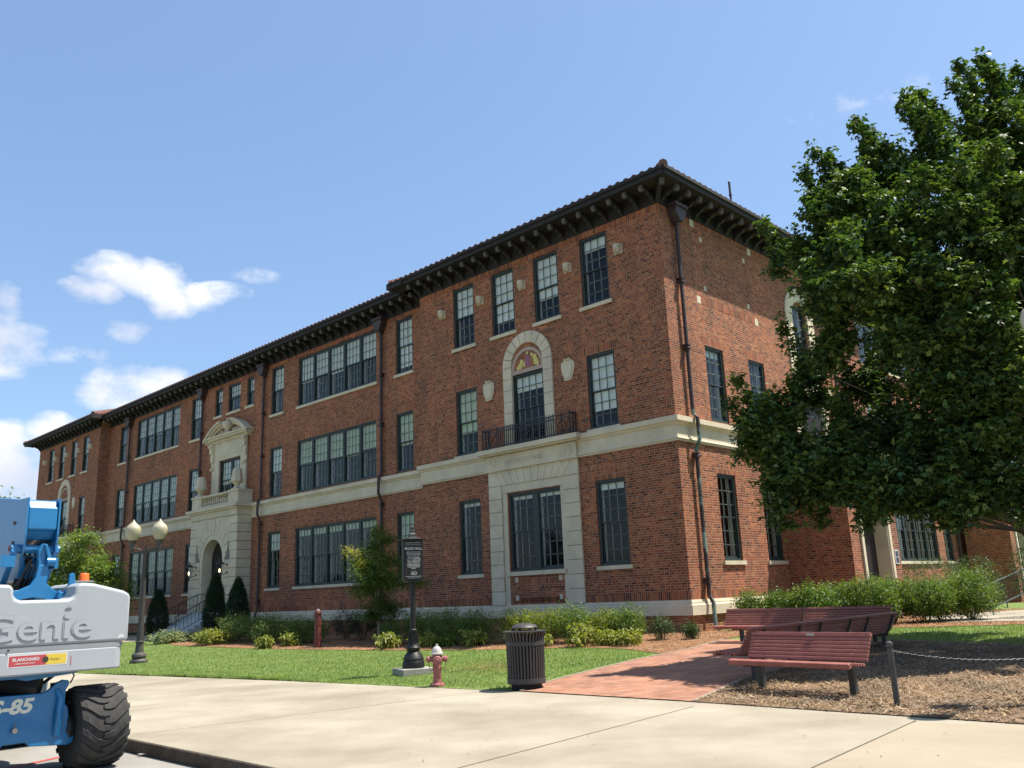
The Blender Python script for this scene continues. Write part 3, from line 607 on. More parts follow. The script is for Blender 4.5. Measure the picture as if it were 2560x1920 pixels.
js = MB(); arch_panel(js, TP, PC - HW, PC + HW, 1.28, 6.26, PC, oR - .012, asp, -.0495, -.045)
for sg in (-1, 1): js.box(*sorted((PC + sg * HW, PC + sg * (HW + .003))), -.83, -.02, 1.28, 6.26, TP)
js.build('masonry_joint', STONE2, po)
dw.build('door', DOORM, po)
# window frame above with broken segmental pediment
b = MB()
b.prism([(PC - 1.95, ZT1), (PC - 1.31 + .0, ZT1), (PC - 1.31, 9.62), (PC + 1.12, 9.62), (PC + 1.12, ZT1), (PC + 1.95, ZT1), (PC + 1.9, 10.75), (PC - 1.9, 10.75)], -.02, .09, F1)
b.box(PC - 1.31, PC + 1.12, -.1, .06, ZT1, 7.33, F1)
b.box(PC - 1.45, PC + 1.4, .09, .11, 9.85, 10.5, F1)
b.box(PC - 2.1, PC + 2.1, 0, .16, 10.65, 10.8, F1); b.box(PC - 2.4, PC + 2.4, 0, .34, 10.801, 10.92, F1); b.box(PC - 2.5, PC + 2.5, 0, .42, 10.921, 11.02, F1)
for sg in (-1, 1):
    pts = []
    Rr, zc = 3.55, 8.52 - .2
    for rr_, dd0, dd1 in ((Rr, 0, .46), (Rr - .12, 0, .36), (Rr - .22, 0, .24)):
        th0, th1 = 45.5, 80
        o1 = [(PC + sg * rr_ * math.cos(R(th0 + (th1 - th0) * i / 12)), zc + rr_ * math.sin(R(th0 + (th1 - th0) * i / 12))) for i in range(13)]
        o2 = [(PC + sg * (rr_ - .13) * math.cos(R(th0 + (th1 - th0) * i / 12)), zc + (rr_ - .13) * math.sin(R(th0 + (th1 - th0) * i / 12))) for i in range(12, -1, -1)]
        for i in range(12): b.prism([o1[i], o1[i + 1], o2[11 - i], o2[12 - i]], dd0, dd1, F1)
    # console brackets beside the window
    for z0, z1, d_ in ((10.1, 10.64, .26), (9.6, 10.1, .18), (9.15, 9.6, .11)): b.prism([(PC + sg * 1.68, z0), (PC + sg * 1.98, z0), (PC + sg * 2.0, z1), (PC + sg * 1.66, z1)], .09, d_, F1)
    b.tube([F1(PC + sg * 1.66, .26, 10.5), F1(PC + sg * 1.99, .26, 10.5)], .09, 10); b.tube([F1(PC + sg * 1.7, .16, 9.2), F1(PC + sg * 1.96, .16, 9.2)], .07, 10)
so = b.build('stone_surround', STONE, hall)
k = MB(); k.lathe([(.2, 0), (.2, .06), (.09, .12), (.08, .2), (.28, .38), (.33, .55), (.28, .68), (.12, .76), (.1, .8), (.14, .84), (.03, .93)], F1(PC, .2, 11.0), 14); k.box(PC - .2, PC + .2, .0, .2, 11.02, 11.15, F1)
k.build('stone_urn', STONE, so, smooth=True)
k = MB()
for sg in (-1, 1):
    for i in range(7): k.lathe([(.02, -.08), (.1, 0), (.02, .08)], F1(PC + sg * (.4 + i * .13), .08, 11.22 + .05 * math.sin(i * 2)), 6)
k.build('carved_scroll', STONE, so, smooth=True)

# ---- eaves: frieze, soffit, gutter, brackets, tiles, roof
OV = .85; ZS = 14.55; ZG = 14.58
e = MB()
def ring(off0):   # list of (T,a0,a1)
    return
runs = [(F0, -0.0, U_P1, 1, 1), (F1, U_P1, U_P2, 0, 0), (F0, U_P2, U_END, 1, 1), (R0, 0, 10.5, 1, 0), (RX, 10.5, VR, 0, 1)]
for T_, a0, a1, s0, s1 in runs:
    zo_ = .003 if T_ is R0 or T_ is RX else 0
    T = (lambda a, d, z, q=T_, k=zo_: q(a, d, z + k))
    e.box(a0 - (.03 if s0 else 0), a1 + (.03 if s1 else 0), -.01, .035, 14.13, ZS, T)                    # frieze board
    e.box(a0 - OV * s0, a1 + OV * s1, -.05, OV, ZS, ZS + .04, T)                                         # soffit
    e.box(a0 - (OV + .06) * s0, a1 + (OV + .06) * s1, OV - .02, OV + .10, ZG - .03, ZG + .13, T)       # fascia
    e.box(a0 - (OV + .15) * s0, a1 + (OV + .15) * s1, OV + .0, OV + .17, ZG + .1301, ZG + .24, T)      # gutter
for a in (U_P1, U_P2):
    sg = 1 if a == U_P1 else -1
    e.box(*sorted((-a, -a - sg * (OV + .17))), -OV - .17, REC - OV, ZS + .001, ZG + .24)
e.build('eave_soffit', EAVE, hall)
prof = [(0, 14.13), (.06, 14.13), (.1, 14.2), (.16, 14.22), (.22, 14.32), (.34, 14.34), (.44, 14.42), (.56, 14.44), (.6, 14.38), (.70, 14.38), (.74, 14.44), (.74, ZS), (0, ZS)]
def bracket_mesh():
    b = MB(); wd = .07; P = [(d, z) for d, z in prof]
    n = len(P); k = len(b.v); b.v += [(x, -d, z - ZS) for x in (-wd, wd) for d, z in P]
    b.f += [tuple(range(k, k + n)), tuple(range(k + 2 * n - 1, k + n - 1, -1))] + [(k + i, k + (i + 1) % n, k + n + (i + 1) % n, k + n + i) for i in range(n)]
    return b
b0 = bracket_mesh().build('eave_bracket', BRKT, hall)
tip = MB(); tip.tube([(-.075, -.70, -.12), (.075, -.70, -.12)], .075, 8); tip.box(-.075, .075, -.78, -.70, -.12, -.0); tipo = tip.build('bracket_end', BRKE, b0)
spots = []
def along(T, a0, a1, rz):
    n = max(1, round((a1 - a0) / .685)); 
    for i in range(n + 1):
        a = a0 + (a1 - a0) * i / n; spots.append((Vector(T(a, 0, ZS - .002)), rz))
along(F0, .12, U_P1 - .12, 0); along(F1, U_P1 + .6, U_P2 - .6, 0); along(F0, U_P2 + .12, U_END - .12, 0); along(R0, .12, 10.4, R(90)); along(RX, 11, 25, R(90))
first = [sp for sp in spots if sp[1] != 0][:18] + [sp for sp in spots if sp[1] == 0][:81]
rest = [sp for sp in spots if sp not in first]
for i, (p, rz) in enumerate(first):
    o = b0 if i == 0 else copy_tree(b0, hall)
    o.location = p; o.rotation_euler.z = rz
dg = MB()
for k_, sp in (('l', (Vector((0, 0, ZS)), R(45))),): pass
o = copy_tree(b0, hall); o.location = (0, 0, ZS - .002); o.rotation_euler.z = R(45); o.scale = (1, 1.3, 1)
b = MB()
for (p, rz) in rest:
    q = bracket_mesh(); q.xf(Matrix.Translation(p) @ Matrix.Rotation(rz, 4, 'Z')); k = len(b.v); b.v += q.v; b.f += [tuple(k + i for i in f) for f in q.f]
tag(b.build('eave_bracket', BRKT, hall), kind='stuff')
# clay tile roof: barrel tile strips running up each slope
SP = .33; SL = math.tan(R(21)); ZR = ZG + .2
tm, te = MB(), MB()
def strip(T, a, L0, L1):
    n = 6; k = len(tm.v); rr = .115
    for dd in (L0, L1):
        for j in range(n + 1):
            t = math.pi * j / n; tm.v.append(tuple(T(a - rr * math.cos(t), OV + .12 - dd, ZR + (dd) * SL + rr * math.sin(t))))
    for j in range(n): tm.f.append((k + j, k + j + 1, k + n + 1 + j + 1, k + n + 1 + j))
    for q in ((-SP / 2, -rr), (rr, SP / 2)):
        tm.quad(T(a + q[0], OV + .12 - L0, ZR + L0 * SL + .0), T(a + q[1], OV + .12 - L0, ZR + L0 * SL), T(a + q[1], OV + .12 - L1, ZR + L1 * SL), T(a + q[0], OV + .12 - L1, ZR + L1 * SL))
    te.prism([(a + (rr + .006) * math.cos(math.pi * j / 8), ZR + (rr + .006) * math.sin(math.pi * j / 8)) for j in range(9)], OV + .12 - L0 - .05, OV + .135 - L0, T)
def slope(T, a0, a1, h0, h1, depth):
    a = a0 + SP / 2
    while a < a1:
        D = depth
        if h0: D = min(D, a - a0)
        if h1: D = min(D, a1 - a)
        if D > .1: strip(T, a, 0, D)
        a += SP
slope(F0, -OV - .1, U_P1 + OV + .1, 1, 1, 7.5); slope(F1, U_P1 + OV, U_P2 - OV, 0, 0, 7.5); slope(F0, U_P2 - OV - .1, U_END + OV + .1, 1, 1, 7.5)
slope(R0, -OV - .1, 10.5, 1, 0, 7.5); slope(RX, 10.5, VR, 0, 0, 7.5)
slope(lambda a, d, z: (-U_P2 + d, a, z), -OV - .1, 6, 1, 0, 6); slope(lambda a, d, z: (-U_END - d, a, z), -OV - .1, 14, 1, 0, 7); slope(lambda a, d, z: (-U_P1 - d, a, z), -OV - .1, 6, 1, 0, 6)
ro = tm.build('roof', TILE, hall, recalc=False)
tag(te.build('tile_end', TILED, ro), kind='stuff')
hp = MB()
for (x, y, dx, dy, ln) in ((OV + .12, -OV - .12, -1, 1, 7.3), (-U_P1 - OV - .1, -OV - .1, 1, 1, 6), (-U_P2 + OV + .1, -OV - .1, -1, 1, 6), (-U_END - OV - .1, -OV - .1, 1, 1, 6.5)):
    n = 22
    for i in range(n):
        t0, t1 = ln * i / n, ln * (i + 1) / n; hp.tube([(x + dx * t0, y + dy * t0, ZR + .07 + t0 * SL), (x + dx * t1, y + dy * t1, ZR + .07 + t1 * SL)], [.15, .12], 8)
hp.tube([(-8, 6.6, ZR + 7.5 * SL), (-U_END + 7, 6.6, ZR + 7.5 * SL)], .14, 8)
hp.build('ridge_tile', mat('ridge_clay', (.24, .11, .08), .85, col2=(.12, .06, .05), vscale=6), ro)
MB().quad((-7, 6.7, ZR + 7.4 * SL), (-U_END + 6, 6.7, ZR + 7.4 * SL), (-U_END, 14.8, ZR), (-14, 14.8, ZR)).build('back_slope', TILE, ro, recalc=False)
v = MB(); v.tube([(-1.6, 8.0, ZR + .5), (-1.6, 8.0, 18.15)], .05, 8); v.lathe([(.07, 0), (.07, .05)], (-1.6, 8.0, 17.55), 8); v.lathe([(.02, 0), (.06, .04), (.02, .09)], (-1.6, 8.0, 18.12), 8)
v.build('vent_pipe', BRONZE, hall)

# ---- downpipes with hopper heads
def downpipe(T, a, m_, ztop=14.0, kick=1, low=True, d=.13, w_=.065):
    b = MB(); pts = [T(a, d, ztop - .3), T(a, d, ZT1 + .12), T(a, d + .14, ZT1 - .02), T(a, d + .16, ZT0 + .1), T(a, d, ZT0 - .25), T(a, d, ZB1 + .12), T(a + .0, d + .12, ZB1 - .12), T(a, d + .12, .45), T(a, d + .25, .35)]
    b.tube(pts, w_, 8)
    for z in (11.5, ZT0 - .45, ZB1 + .5, 9.2): b.box(a - .1, a + .1, d - .12, d + .095, z - .03, z + .03, T); b.box(a - .095, a + .095, d - .12, d + .09, z + .09, z + .13, T)
    o = b.build('downpipe', m_, hall)
    h = MB(); h.prism([(a - .12, ztop - .38), (a + .12, ztop - .38), (a + .3, ztop - .08), (a + .3, ztop + .1), (a - .3, ztop + .1), (a - .3, ztop - .08)], .04, .36, T)
    h.box(a - .36, a + .36, .04, .42, ztop + .1, ztop + .22, T); h.box(a - .08, a + .08, d - .08, d + .09, ztop - .5, ztop - .37, T)
    h.build('hopper_head', BRONZE, o)
for a in (15.82, 26.12, 33.1, 43.42): downpipe(F1, a, BRONZE)
downpipe(R0, .82, VERDI); downpipe(RX, 12.75, BRONZE); downpipe(RX, 25.2, BRONZE)

# ---- wall lanterns by the entrance, steps
LG = bpy.data.materials.new('lantern_bulb'); LG.use_nodes = True; LG.node_tree.nodes['Principled BSDF'].inputs['Emission Color'].default_value = (1, .85, .45, 1); LG.node_tree.nodes['Principled BSDF'].inputs['Emission Strength'].default_value = 3.0
LGL = GLASS
for a in (PC - 1.72, PC + 1.72):
    zc = 3.45; lo = empty('wall_lantern'); lo.parent = hall; b = MB(); c = TP(a, .42, 0)
    b.lathe([(.19, .30), (.24, .31), (.24, .34), (.12, .42), (.04, .46), (.02, .6)], (c[0], c[1], zc), 6); b.lathe([(.03, -.42), (.06, -.36), (.03, -.3), (.12, -.26), (.13, -.24)], (c[0], c[1], zc), 6)
    for j in range(6):
        t = j * math.pi / 3; b.tube([(c[0] + .13 * math.cos(t), c[1] + .13 * math.sin(t), zc - .25), (c[0] + .19 * math.cos(t), c[1] + .19 * math.sin(t), zc + .31)], .012, 4)
        b.tube([(c[0] + .22 * math.cos(t), c[1] + .22 * math.sin(t), zc + .34), (c[0] + .26 * math.cos(t), c[1] + .26 * math.sin(t), zc + .48)], .008, 4)
    b.tube([TP(a, .0, zc + .28), TP(a, .2, zc + .34)], .02, 6); b.tube([TP(a, .0, zc - .1), TP(a, .25, zc - .22), TP(a, .42, zc - .3)], .016, 6); b.lathe([(.07, 0), (.07, .03)], TP(a, .01, zc + .28), 8, 'y'); b.lathe([(.07, 0), (.07, .03)], TP(a, .01, zc - .1), 8, 'y')
    b.build('lantern_frame', IRON, lo)
    MB().lathe([(.02, -.1), (.035, -.04), (.03, .04), (.01, .08)], (c[0], c[1], zc), 8).build('bulb', LG, lo)
st = MB()
for i in range(7): st.box(PC - 1.75, PC + 1.75, .0, .35 + (6 - i) * .33, .3 + i * .15 - (.05 if i == 0 else 0), .3 + (i + 1) * .15, TP)
st.build('entrance_steps', STEPM, hall)

for (x, o) in ((PC - 1.5, ''), (PC + .75, '')):
    r_ = empty('stair_railing', hall.matrix_world @ Vector((0, 0, 0)) if False else CB, hall.rotation_euler.z, ('iron handrail with thin balusters on the stair side nearest the two conifers' if x < PC else 'iron handrail with thin balusters on the far side of the entrance steps'), 'railing', 'handrails of the entrance steps')
    b = MB(); d0, d1 = 2.5, .35
    def zf(d): return .32 + 1.05 * (1 - (d - d1) / (d1 * 0 + 2.15))
    for i in range(12):
        d = d1 + (d0 - d1) * i / 11; th = .022 if i in (0, 11, 5) else .011; b.tube([TP(x, d, zf(d) + (0 if i in (0, 11) else .1)), TP(x, d, zf(d) + .92)], th, 6)
    b.tube([TP(x, d1 - .35, zf(d1) + .92), TP(x, d1, zf(d1) + .92), TP(x, d0, zf(d0) + .92), TP(x, d0 + .1, zf(d0) + .85)], .022, 6); b.tube([TP(x, d1, zf(d1) + .1), TP(x, d0, zf(d0) + .1)], .014, 6)
    b.build('handrail', IRON, r_)

# neighbouring wing with a dark metal roof seen past the far end
nb = empty('metal_roofed_building', CB + DL * 0, hall.rotation_euler.z, 'brick building with a dark standing seam metal roof beyond the far end', 'building')
MB().box(-76, -62, 1, 14, 0, 10.3).build('wall', BR, nb)
mr = MB(); mr.quad((-76.5, .5, 10.25), (-61.5, .5, 10.25), (-61.5, 7, 12.3), (-76.5, 7, 12.3)); mr.quad((-76.5, 14.5, 10.25), (-61.5, 14.5, 10.25), (-61.5, 7, 12.3), (-76.5, 7, 12.3))
mr.quad((-61.5, .5, 10.25), (-61.5, 7, 12.3), (-61.5, 14.5, 10.25))
for i in range(31): mr.tube([(-76.4 + i * .495, .5, 10.29), (-76.4 + i * .495, 7, 12.34)], .035, 4)
mr.build('roof', mat('dark_metal', (.035, .032, .035), .45, metal=.4), nb, recalc=False)
# ------------------------------------------------------------------ ground
def ground_mat(name, c1, c2, sc1=2.5, sc2=60, bump=.2, rough=.9, mid=None, bigv=.12):
    M = bpy.data.materials.new(name); M.use_nodes = True; n = M.node_tree.nodes; l = M.node_tree.links; b = n['Principled BSDF']; b.inputs['Roughness'].default_value = rough; b.inputs['Specular IOR Level'].default_value = .2
    t = n.new("ShaderNodeTexCoord"); z = n.new("ShaderNodeTexNoise"); z.inputs['Scale'].default_value = sc2; z.inputs['Detail'].default_value = 6; z.inputs['Roughness'].default_value = .7; l.new(t.outputs['Object'], z.inputs[0])
    r = n.new("ShaderNodeValToRGB"); l.new(z.outputs[0], r.inputs[0]); r.color_ramp.elements[0].position = .33; r.color_ramp.elements[1].position = .67
    r.color_ramp.elements[0].color = (*c1, 1); r.color_ramp.elements[1].color = (*c2, 1)
    z2 = n.new("ShaderNodeTexNoise"); z2.inputs['Scale'].default_value = sc1; z2.inputs['Detail'].default_value = 8; z2.inputs['Roughness'].default_value = .6; l.new(t.outputs['Object'], z2.inputs[0])
    r2 = n.new("ShaderNodeValToRGB"); l.new(z2.outputs[0], r2.inputs[0]); r2.color_ramp.elements[0].position = .35; r2.color_ramp.elements[1].position = .65
    r2.color_ramp.elements[0].color = (1 - bigv * 1.6, 1 - bigv * 1.7, 1 - bigv * 1.9, 1); r2.color_ramp.elements[1].color = (1 + bigv * .5, 1 + bigv * .5, 1 + bigv * .5, 1)
    m_ = n.new("ShaderNodeMixRGB"); m_.blend_type = 'MULTIPLY'; m_.inputs[0].default_value = 1; l.new(r.outputs[0], m_.inputs[1]); l.new(r2.outputs[0], m_.inputs[2]); l.new(m_.outputs[0], b.inputs['Base Color'])
    bp = n.new("ShaderNodeBump"); bp.inputs['Strength'].default_value = bump; bp.inputs['Distance'].default_value = .01; l.new(z.outputs[0], bp.inputs['Height']); l.new(bp.outputs[0], b.inputs['Normal'])
    return M
CONC = ground_mat('concrete_walk', (.262, .232, .178), (.325, .290, .228), .45, 70, .12, bigv=.17)
CONC2 = ground_mat('concrete_walk_tan', (.265, .22, .158), (.315, .27, .20), .6, 70, .12, bigv=.08)
ROADM = ground_mat('road_concrete', (.21, .20, .18), (.265, .25, .23), .7, 50, .2, bigv=.12)
KERBM = ground_mat('kerb_stained', (.06, .048, .038), (.115, .092, .074), 2.2, 30, .3, bigv=.25)
SOIL = ground_mat('grass_soil', (.055, .085, .022), (.10, .135, .035), 1.2, 40, .4, bigv=.2)
LAWNM = ground_mat('lawn_turf', (.10, .15, .035), (.15, .20, .06), .9, 55, .5, bigv=.13)
STRAW = ground_mat('pine_straw', (.16, .078, .04), (.30, .17, .095), 1.1, 38, .7, bigv=.2)
CHIP = ground_mat('wood_mulch', (.10, .062, .038), (.25, .18, .12), 1.3, 30, .9, bigv=.25)
PAVE = brick_mat('brick_paving', paving=True)
EDGE = mat('path_edge', (.28, .22, .165), .9, var=.2)
JOINT = mat('joint_dark', (.11, .09, .07), .95)

def sline(s, a, b=None): pass
big = 2500
MB().quad((-big, -big, -.2), (big, -big, -.2), (big, big, -.2), (-big, big, -.2)).build('ground', SOIL, recalc=False)
tag(bpy.data.objects['ground'], kind='structure')
def P2(u, s): # point on the line at distance s along DR (world xy), u = along DL
    q = DL * u + DR * s; return (q.x, q.y)
KS = 4.98      # kerb line
road = MB(); road.quad((*P2(-60, -60), -.15), (*P2(200, -60), -.15), (*P2(200, KS + .05), -.15), (*P2(-60, KS + .05), -.15)); tag(road.build('road', ROADM, recalc=False), kind='structure')
edge_pts = [(-15.66, 27.1), (-12.26, 24.74), (-5.27, 19.7), (-.07, 15.62), (2.45, 13.31), (4.0, 11.74), (5.5, 10.24), (12, 4.1), (40, -23)]
far_l = (-62, 60)
walk_poly = [P2(-50, KS + .16), P2(100, KS + .16)] + [P2(100, 8.6), (-44, 51)] + edge_pts[0:8] + [(45, -28)]
# clean polygon order
walk_poly = [P2(110, KS + .16), P2(-45, KS + .16), P2(-45, 11.0), (12, 4.1), (5.5, 10.24), (4.0, 11.74), (2.45, 13.31), (-.07, 15.62), (-5.27, 19.7), (-12.26, 24.74), (-15.66, 27.1), P2(110, 8.0)]
region('sidewalk', walk_poly, 0, CONC, cut=())
kb = MB(); a, b_ = P2(110, KS), P2(-45, KS); c_, d_ = P2(-45, KS + .16), P2(110, KS + .16)
kb.flat([a, b_, c_, d_], -.19, .003); tag(kb.build('kerb', KERBM, bevel=.02), kind='structure')
kt = MB(); kt.flat([P2(110, KS + .025), P2(-45, KS + .025), P2(-45, KS + .159), P2(110, KS + .159)], .0035, .006); tag(kt.build('kerb_top', CONC), kind='structure')
# tan slab at the right corner
region('sidewalk_slab', [(2.56 - 1.2, 8.36 - 1.45), (4.45, 10.65), (5.46, 10.2), (12, 4.05), (12, -2), (1, -2)], .004, CONC2, cut=())
def strip_(name, p, q, wd, z, m_): 
    p, q = Vector((*p, 0)), Vector((*q, 0)); t = (q - p).normalized(); n_ = Vector((-t.y, t.x, 0)) * wd / 2
    b = MB(); b.quad(*[(v.x, v.y, z) for v in (p - n_, q - n_, q + n_, p + n_)]); return tag(b.build(name, m_, recalc=False), kind='structure')
strip_('sidewalk_joint', (-1.5, 7.95), (2.35, 12.82), .014, .0045, JOINT); strip_('sidewalk_joint', (1.2, 6.72), (4.55, 10.78), .016, .009, JOINT)
strip_('sidewalk_joint', (-8.2, 14.6), (-3.2, 18.1 + .0), .010, .0045, JOINT); strip_('sidewalk_joint', (-5.2, 12.2), (-.6, 15.95), .012, .0045, JOINT); strip_('sidewalk_joint', (-14.5, 19.8), (-9.4, 22.6), .012, .0045, JOINT)
strip_('red_road_line', (-6.6, 9.4), (-5.85, 11.6), .09, -.145, mat('red_line', (.42, .07, .06), .8, var=.3, vscale=20))
strip_('red_road_line', (-9.5, 11.2), (-6.8, 9.5), .09, -.1455, MATS['red_line'])
# lawns, beds and path
region('lawn', [(-.07, 15.62), (-5.27, 19.7), (-12.26, 24.74), (-15.66, 27.1), P2(110, 8.0), P2(110, 60), P2(-100, 160), P2(-100, 11.2), (12, 4.3), (5.5, 10.24), (4.0, 11.74), (2.45, 13.31)], 0, LAWNM)
bed_l = [(-16.48, 40.74), (-13.82, 35.93), (-9.94, 31.77), (-6.7, 28.7), (-3.54, 26.14), (-.8, 24.35), (1.5, 23.3), (2.5, 22.1), (3.1, 20.47), (3.94, 21.12), (4.63, 22.27), (5.1, 23.0), (6.4, 24.5), (8.0, 26.6), (4.6, 27.6), (-4, 36), (-14.2, 46.2), (-17.0, 46)]
region('planting_bed', bed_l, .012, STRAW)
path = [(-.05, 15.60), (.29, 16.4), (1.01, 17.49), (2.37, 19.41), (3.94, 21.12), (4.63, 22.27), (5.1, 23.0), (8.1, 20.3), (6.6, 18.3), (4.75, 16.55), (3.72, 15.4), (2.45, 13.29)]
region('brick_path', path, .016, PAVE)
def edging(name, pts, wd, h, m_):
    b = MB()
    for p, q in zip(pts[:-1], pts[1:]):
        P_, Q_ = Vector((*p, 0)), Vector((*q, 0)); t = (Q_ - P_).normalized(); n_ = Vector((-t.y, t.x, 0)) * wd / 2; k = len(b.v)
        for z in (-.03, h):
            for v in (P_ - n_, Q_ - n_, Q_ + n_, P_ + n_): b.v.append((v.x, v.y, hgt(v.x, v.y) + z))
        b.f += [tuple(k + i for i in q_) for q_ in ((0, 3, 2, 1), (4, 5, 6, 7), (0, 1, 5, 4), (1, 2, 6, 5), (2, 3, 7, 6), (3, 0, 4, 7))]
    return tag(b.build(name, m_), kind='structure')
edging('path_edging', path[:7], .06, .03, EDGE); edging('path_edging', path[7:], .06, .028, EDGE)
mulch_r = [(2.44, 13.30), (3.72, 15.4), (4.75, 16.55), (6.6, 18.3), (8.14, 20.39), (9.79, 17.75), (12.5, 14.5), (18, 8), (14, 2.2), (12, 4.1), (5.5, 10.22), (4.0, 11.72)]
region('mulch_bed', mulch_r, .012, CHIP)
bed_r = [(8.2, 26.2), (10.9, 24.6), (13.33, 23.99), (19, 22), (24, 30), (18, 36), (12.5, 36.5), (6.4, 27.3)]
region('planting_bed', bed_r, .014, STRAW)
walk_r = [(12.2, 26.9), (14.3, 25.3), (22, 26), (24, 31), (18.5, 33.5), (13.8, 31)]
region('ramp_walk', walk_r, .03, CONC)
UO = 14.84
region('entrance_walk', [P2(70 + UO, 16.2), P2(27 + UO, 16.9), P2(26.2 + UO, 18.0), P2(28 + UO, 19), P2(28 + UO, 22.2), P2(31.6 + UO, 22.2), P2(31.6 + UO, 18.8), P2(70 + UO, 18.2)], .02, CONC)

rng = np.random.default_rng(5)
def inside(P, poly):
    x, y = P[:, 0], P[:, 1]; c = np.zeros(len(P), bool); n = len(poly)
    for i in range(n):
        x1, y1 = poly[i]; x2, y2 = poly[(i + 1) % n]
        if y1 == y2: continue
        k = ((y1 > y) != (y2 > y)) & (x < (x2 - x1) * (y - y1) / (y2 - y1) + x1); c ^= k
    return c
def H(P): return .32 * np.clip((P[:, 0] * DR.x + P[:, 1] * DR.y - 11.3) / 9.5, 0, 1)
def scatter(n, x0, x1, y0, y1, inc, exc, falloff=None):
    P = np.column_stack([rng.uniform(x0, x1, n), rng.uniform(y0, y1, n)]); k = inside(P, inc)
    for e_ in exc: k &= ~inside(P, e_)
    P = P[k]
    if falloff: P = P[rng.random(len(P)) < falloff(P)]
    return P
def blades(P, hh, ww, lean=.5):
    n = len(P); a = rng.uniform(0, 2 * np.pi, n); h_ = hh * rng.uniform(.5, 1.3, n); z = H(P) + .005
    dx, dy = np.cos(a) * ww, np.sin(a) * ww; lx, ly = rng.normal(0, lean, n) * h_, rng.normal(0, lean, n) * h_
    V = np.empty((n, 3, 3)); V[:, 0] = np.column_stack([P[:, 0] - dx, P[:, 1] - dy, z]); V[:, 1] = np.column_stack([P[:, 0] + dx, P[:, 1] + dy, z]); V[:, 2] = np.column_stack([P[:, 0] + lx, P[:, 1] + ly, z + h_])
    return V.reshape(-1, 3), np.arange(3 * n).reshape(-1, 3)
lawn_in = [(.0, 15.72), (-5.27, 19.78), (-12.26, 24.8), (-15.66, 27.2), P2(60, 8.2), P2(60, 16), (-17.5, 40.2), (-13.82, 35.93), (-9.94, 31.77), (-6.7, 28.7), (-3.54, 26.14), (-.8, 24.35), (1.5, 23.3), (2.5, 22.1), (3.05, 20.5), (2.3, 19.45), (.96, 17.52), (.24, 16.45)]
GRASS = leaf_mat('grass_blade', [(.19, .29, .07), (.22, .33, .08), (.25, .36, .095), (.31, .38, .13)], .35, .6)
P = scatter(560000, -26, 4, 15, 45, lawn_in, [], lambda P: np.clip(420 / (P[:, 0] ** 2 + P[:, 1] ** 2), 0, 1) ** 1.0)
V, F = blades(P, .045, .006); tag(np_mesh('grass', V, F, GRASS, k=3), 'short green lawn between the pale sidewalk and the planting bed', 'grass', kind='stuff')
lawn_r = [(8.3, 20.6), (9.9, 17.9), (13, 14.2), (22, 10), (24, 20), (19, 21.9), (13.33, 23.9), (10.9, 24.5), (8.2, 26.1), (6.6, 24.5), (7.2, 21.6)]
P = scatter(160000, 6, 24, 10, 27, lawn_r, [], lambda P: np.clip(300 / (P[:, 0] ** 2 + P[:, 1] ** 2), 0, 1))
V, F = blades(P, .05, .008); tag(np_mesh('grass', V, F, GRASS, k=3), 'strip of green lawn behind the benches, half in the shade of the big tree', 'grass', kind='stuff')
dry = np.column_stack([-.55 + rng.normal(0, .5, 2600), 19.9 + rng.normal(0, .55, 2600)]); V, F = blades(dry, .04, .008)
tag(np_mesh('dry_grass', V, F, leaf_mat('dry_blade', [(.55, .48, .22), (.65, .56, .3), (.4, .4, .15)], .2, .7), k=3), 'dry tan patch in the lawn between the hydrant and the litter bin', 'dry grass', kind='stuff')
def chips(P, ln, wd, up=.03, tilt=.35):
    n = len(P); a = rng.uniform(0, np.pi, n); L_ = ln * rng.uniform(.3, 1.4, n); w_ = wd * rng.uniform(.5, 1.5, n); z = H(P) + .014 + rng.uniform(0, up, n)
    t = np.column_stack([np.cos(a), np.sin(a), rng.normal(0, tilt, n)]) * L_[:, None] / 2; s = np.column_stack([-np.sin(a), np.cos(a), rng.normal(0, .3, n)]) * w_[:, None] / 2
    c = np.column_stack([P, z]); V = np.empty((n, 4, 3)); V[:, 0] = c - t - s; V[:, 1] = c + t - s; V[:, 2] = c + t + s; V[:, 3] = c - t + s
    return V.reshape(-1, 3), np.arange(4 * n).reshape(-1, 4)
CHIPS = leaf_mat('mulch_chip', [(.24, .14, .08), (.40, .26, .155), (.52, .38, .25), (.17, .10, .06), (.68, .54, .38)], .05, .85)
P = scatter(150000, 2, 16, 4, 21, mulch_r, [], lambda P: np.clip(150 / (P[:, 0] ** 2 + P[:, 1] ** 2), 0, 1))
V, F = chips(P, .085, .010); tag(np_mesh('wood_chips', V, F, CHIPS), 'loose pale wood chips spread around the benches and the bollard', 'mulch', kind='stuff')
STR = leaf_mat('straw_needle', [(.36, .17, .085), (.50, .28, .15), (.58, .36, .21), (.28, .13, .07)], .05, .85)
bl = [(x, y) for x, y in bed_l]
P = scatter(260000, -18, 9, 20, 46, bl, [], lambda P: np.clip(400 / (P[:, 0] ** 2 + P[:, 1] ** 2), 0, 1)); V, F = chips(P, .09, .007)
P = scatter(60000, 6, 24, 22, 36, bed_r, [walk_r]); V2, F2 = chips(P, .1, .009); V = np.concatenate([V, V2]); F = np.concatenate([F, F2 + len(V) - len(V2)])
tag(np_mesh('pine_straw', V, F, STR), 'reddish pine straw covering the planting beds along the brick walls', 'pine straw', kind='stuff')
# sprouting bits and dark specks on the walk
P = np.column_stack([rng.uniform(-7, 5, 210), rng.uniform(8, 18, 210)]); P = P[inside(P, walk_poly)]
V, F = chips(P, .035, .009, .001, .02); tag(np_mesh('leaf_litter', V, F, mat('litter', (.13, .10, .065), .9)), 'tiny dry leaf scraps scattered on the sidewalk', 'leaf litter', kind='stuff')

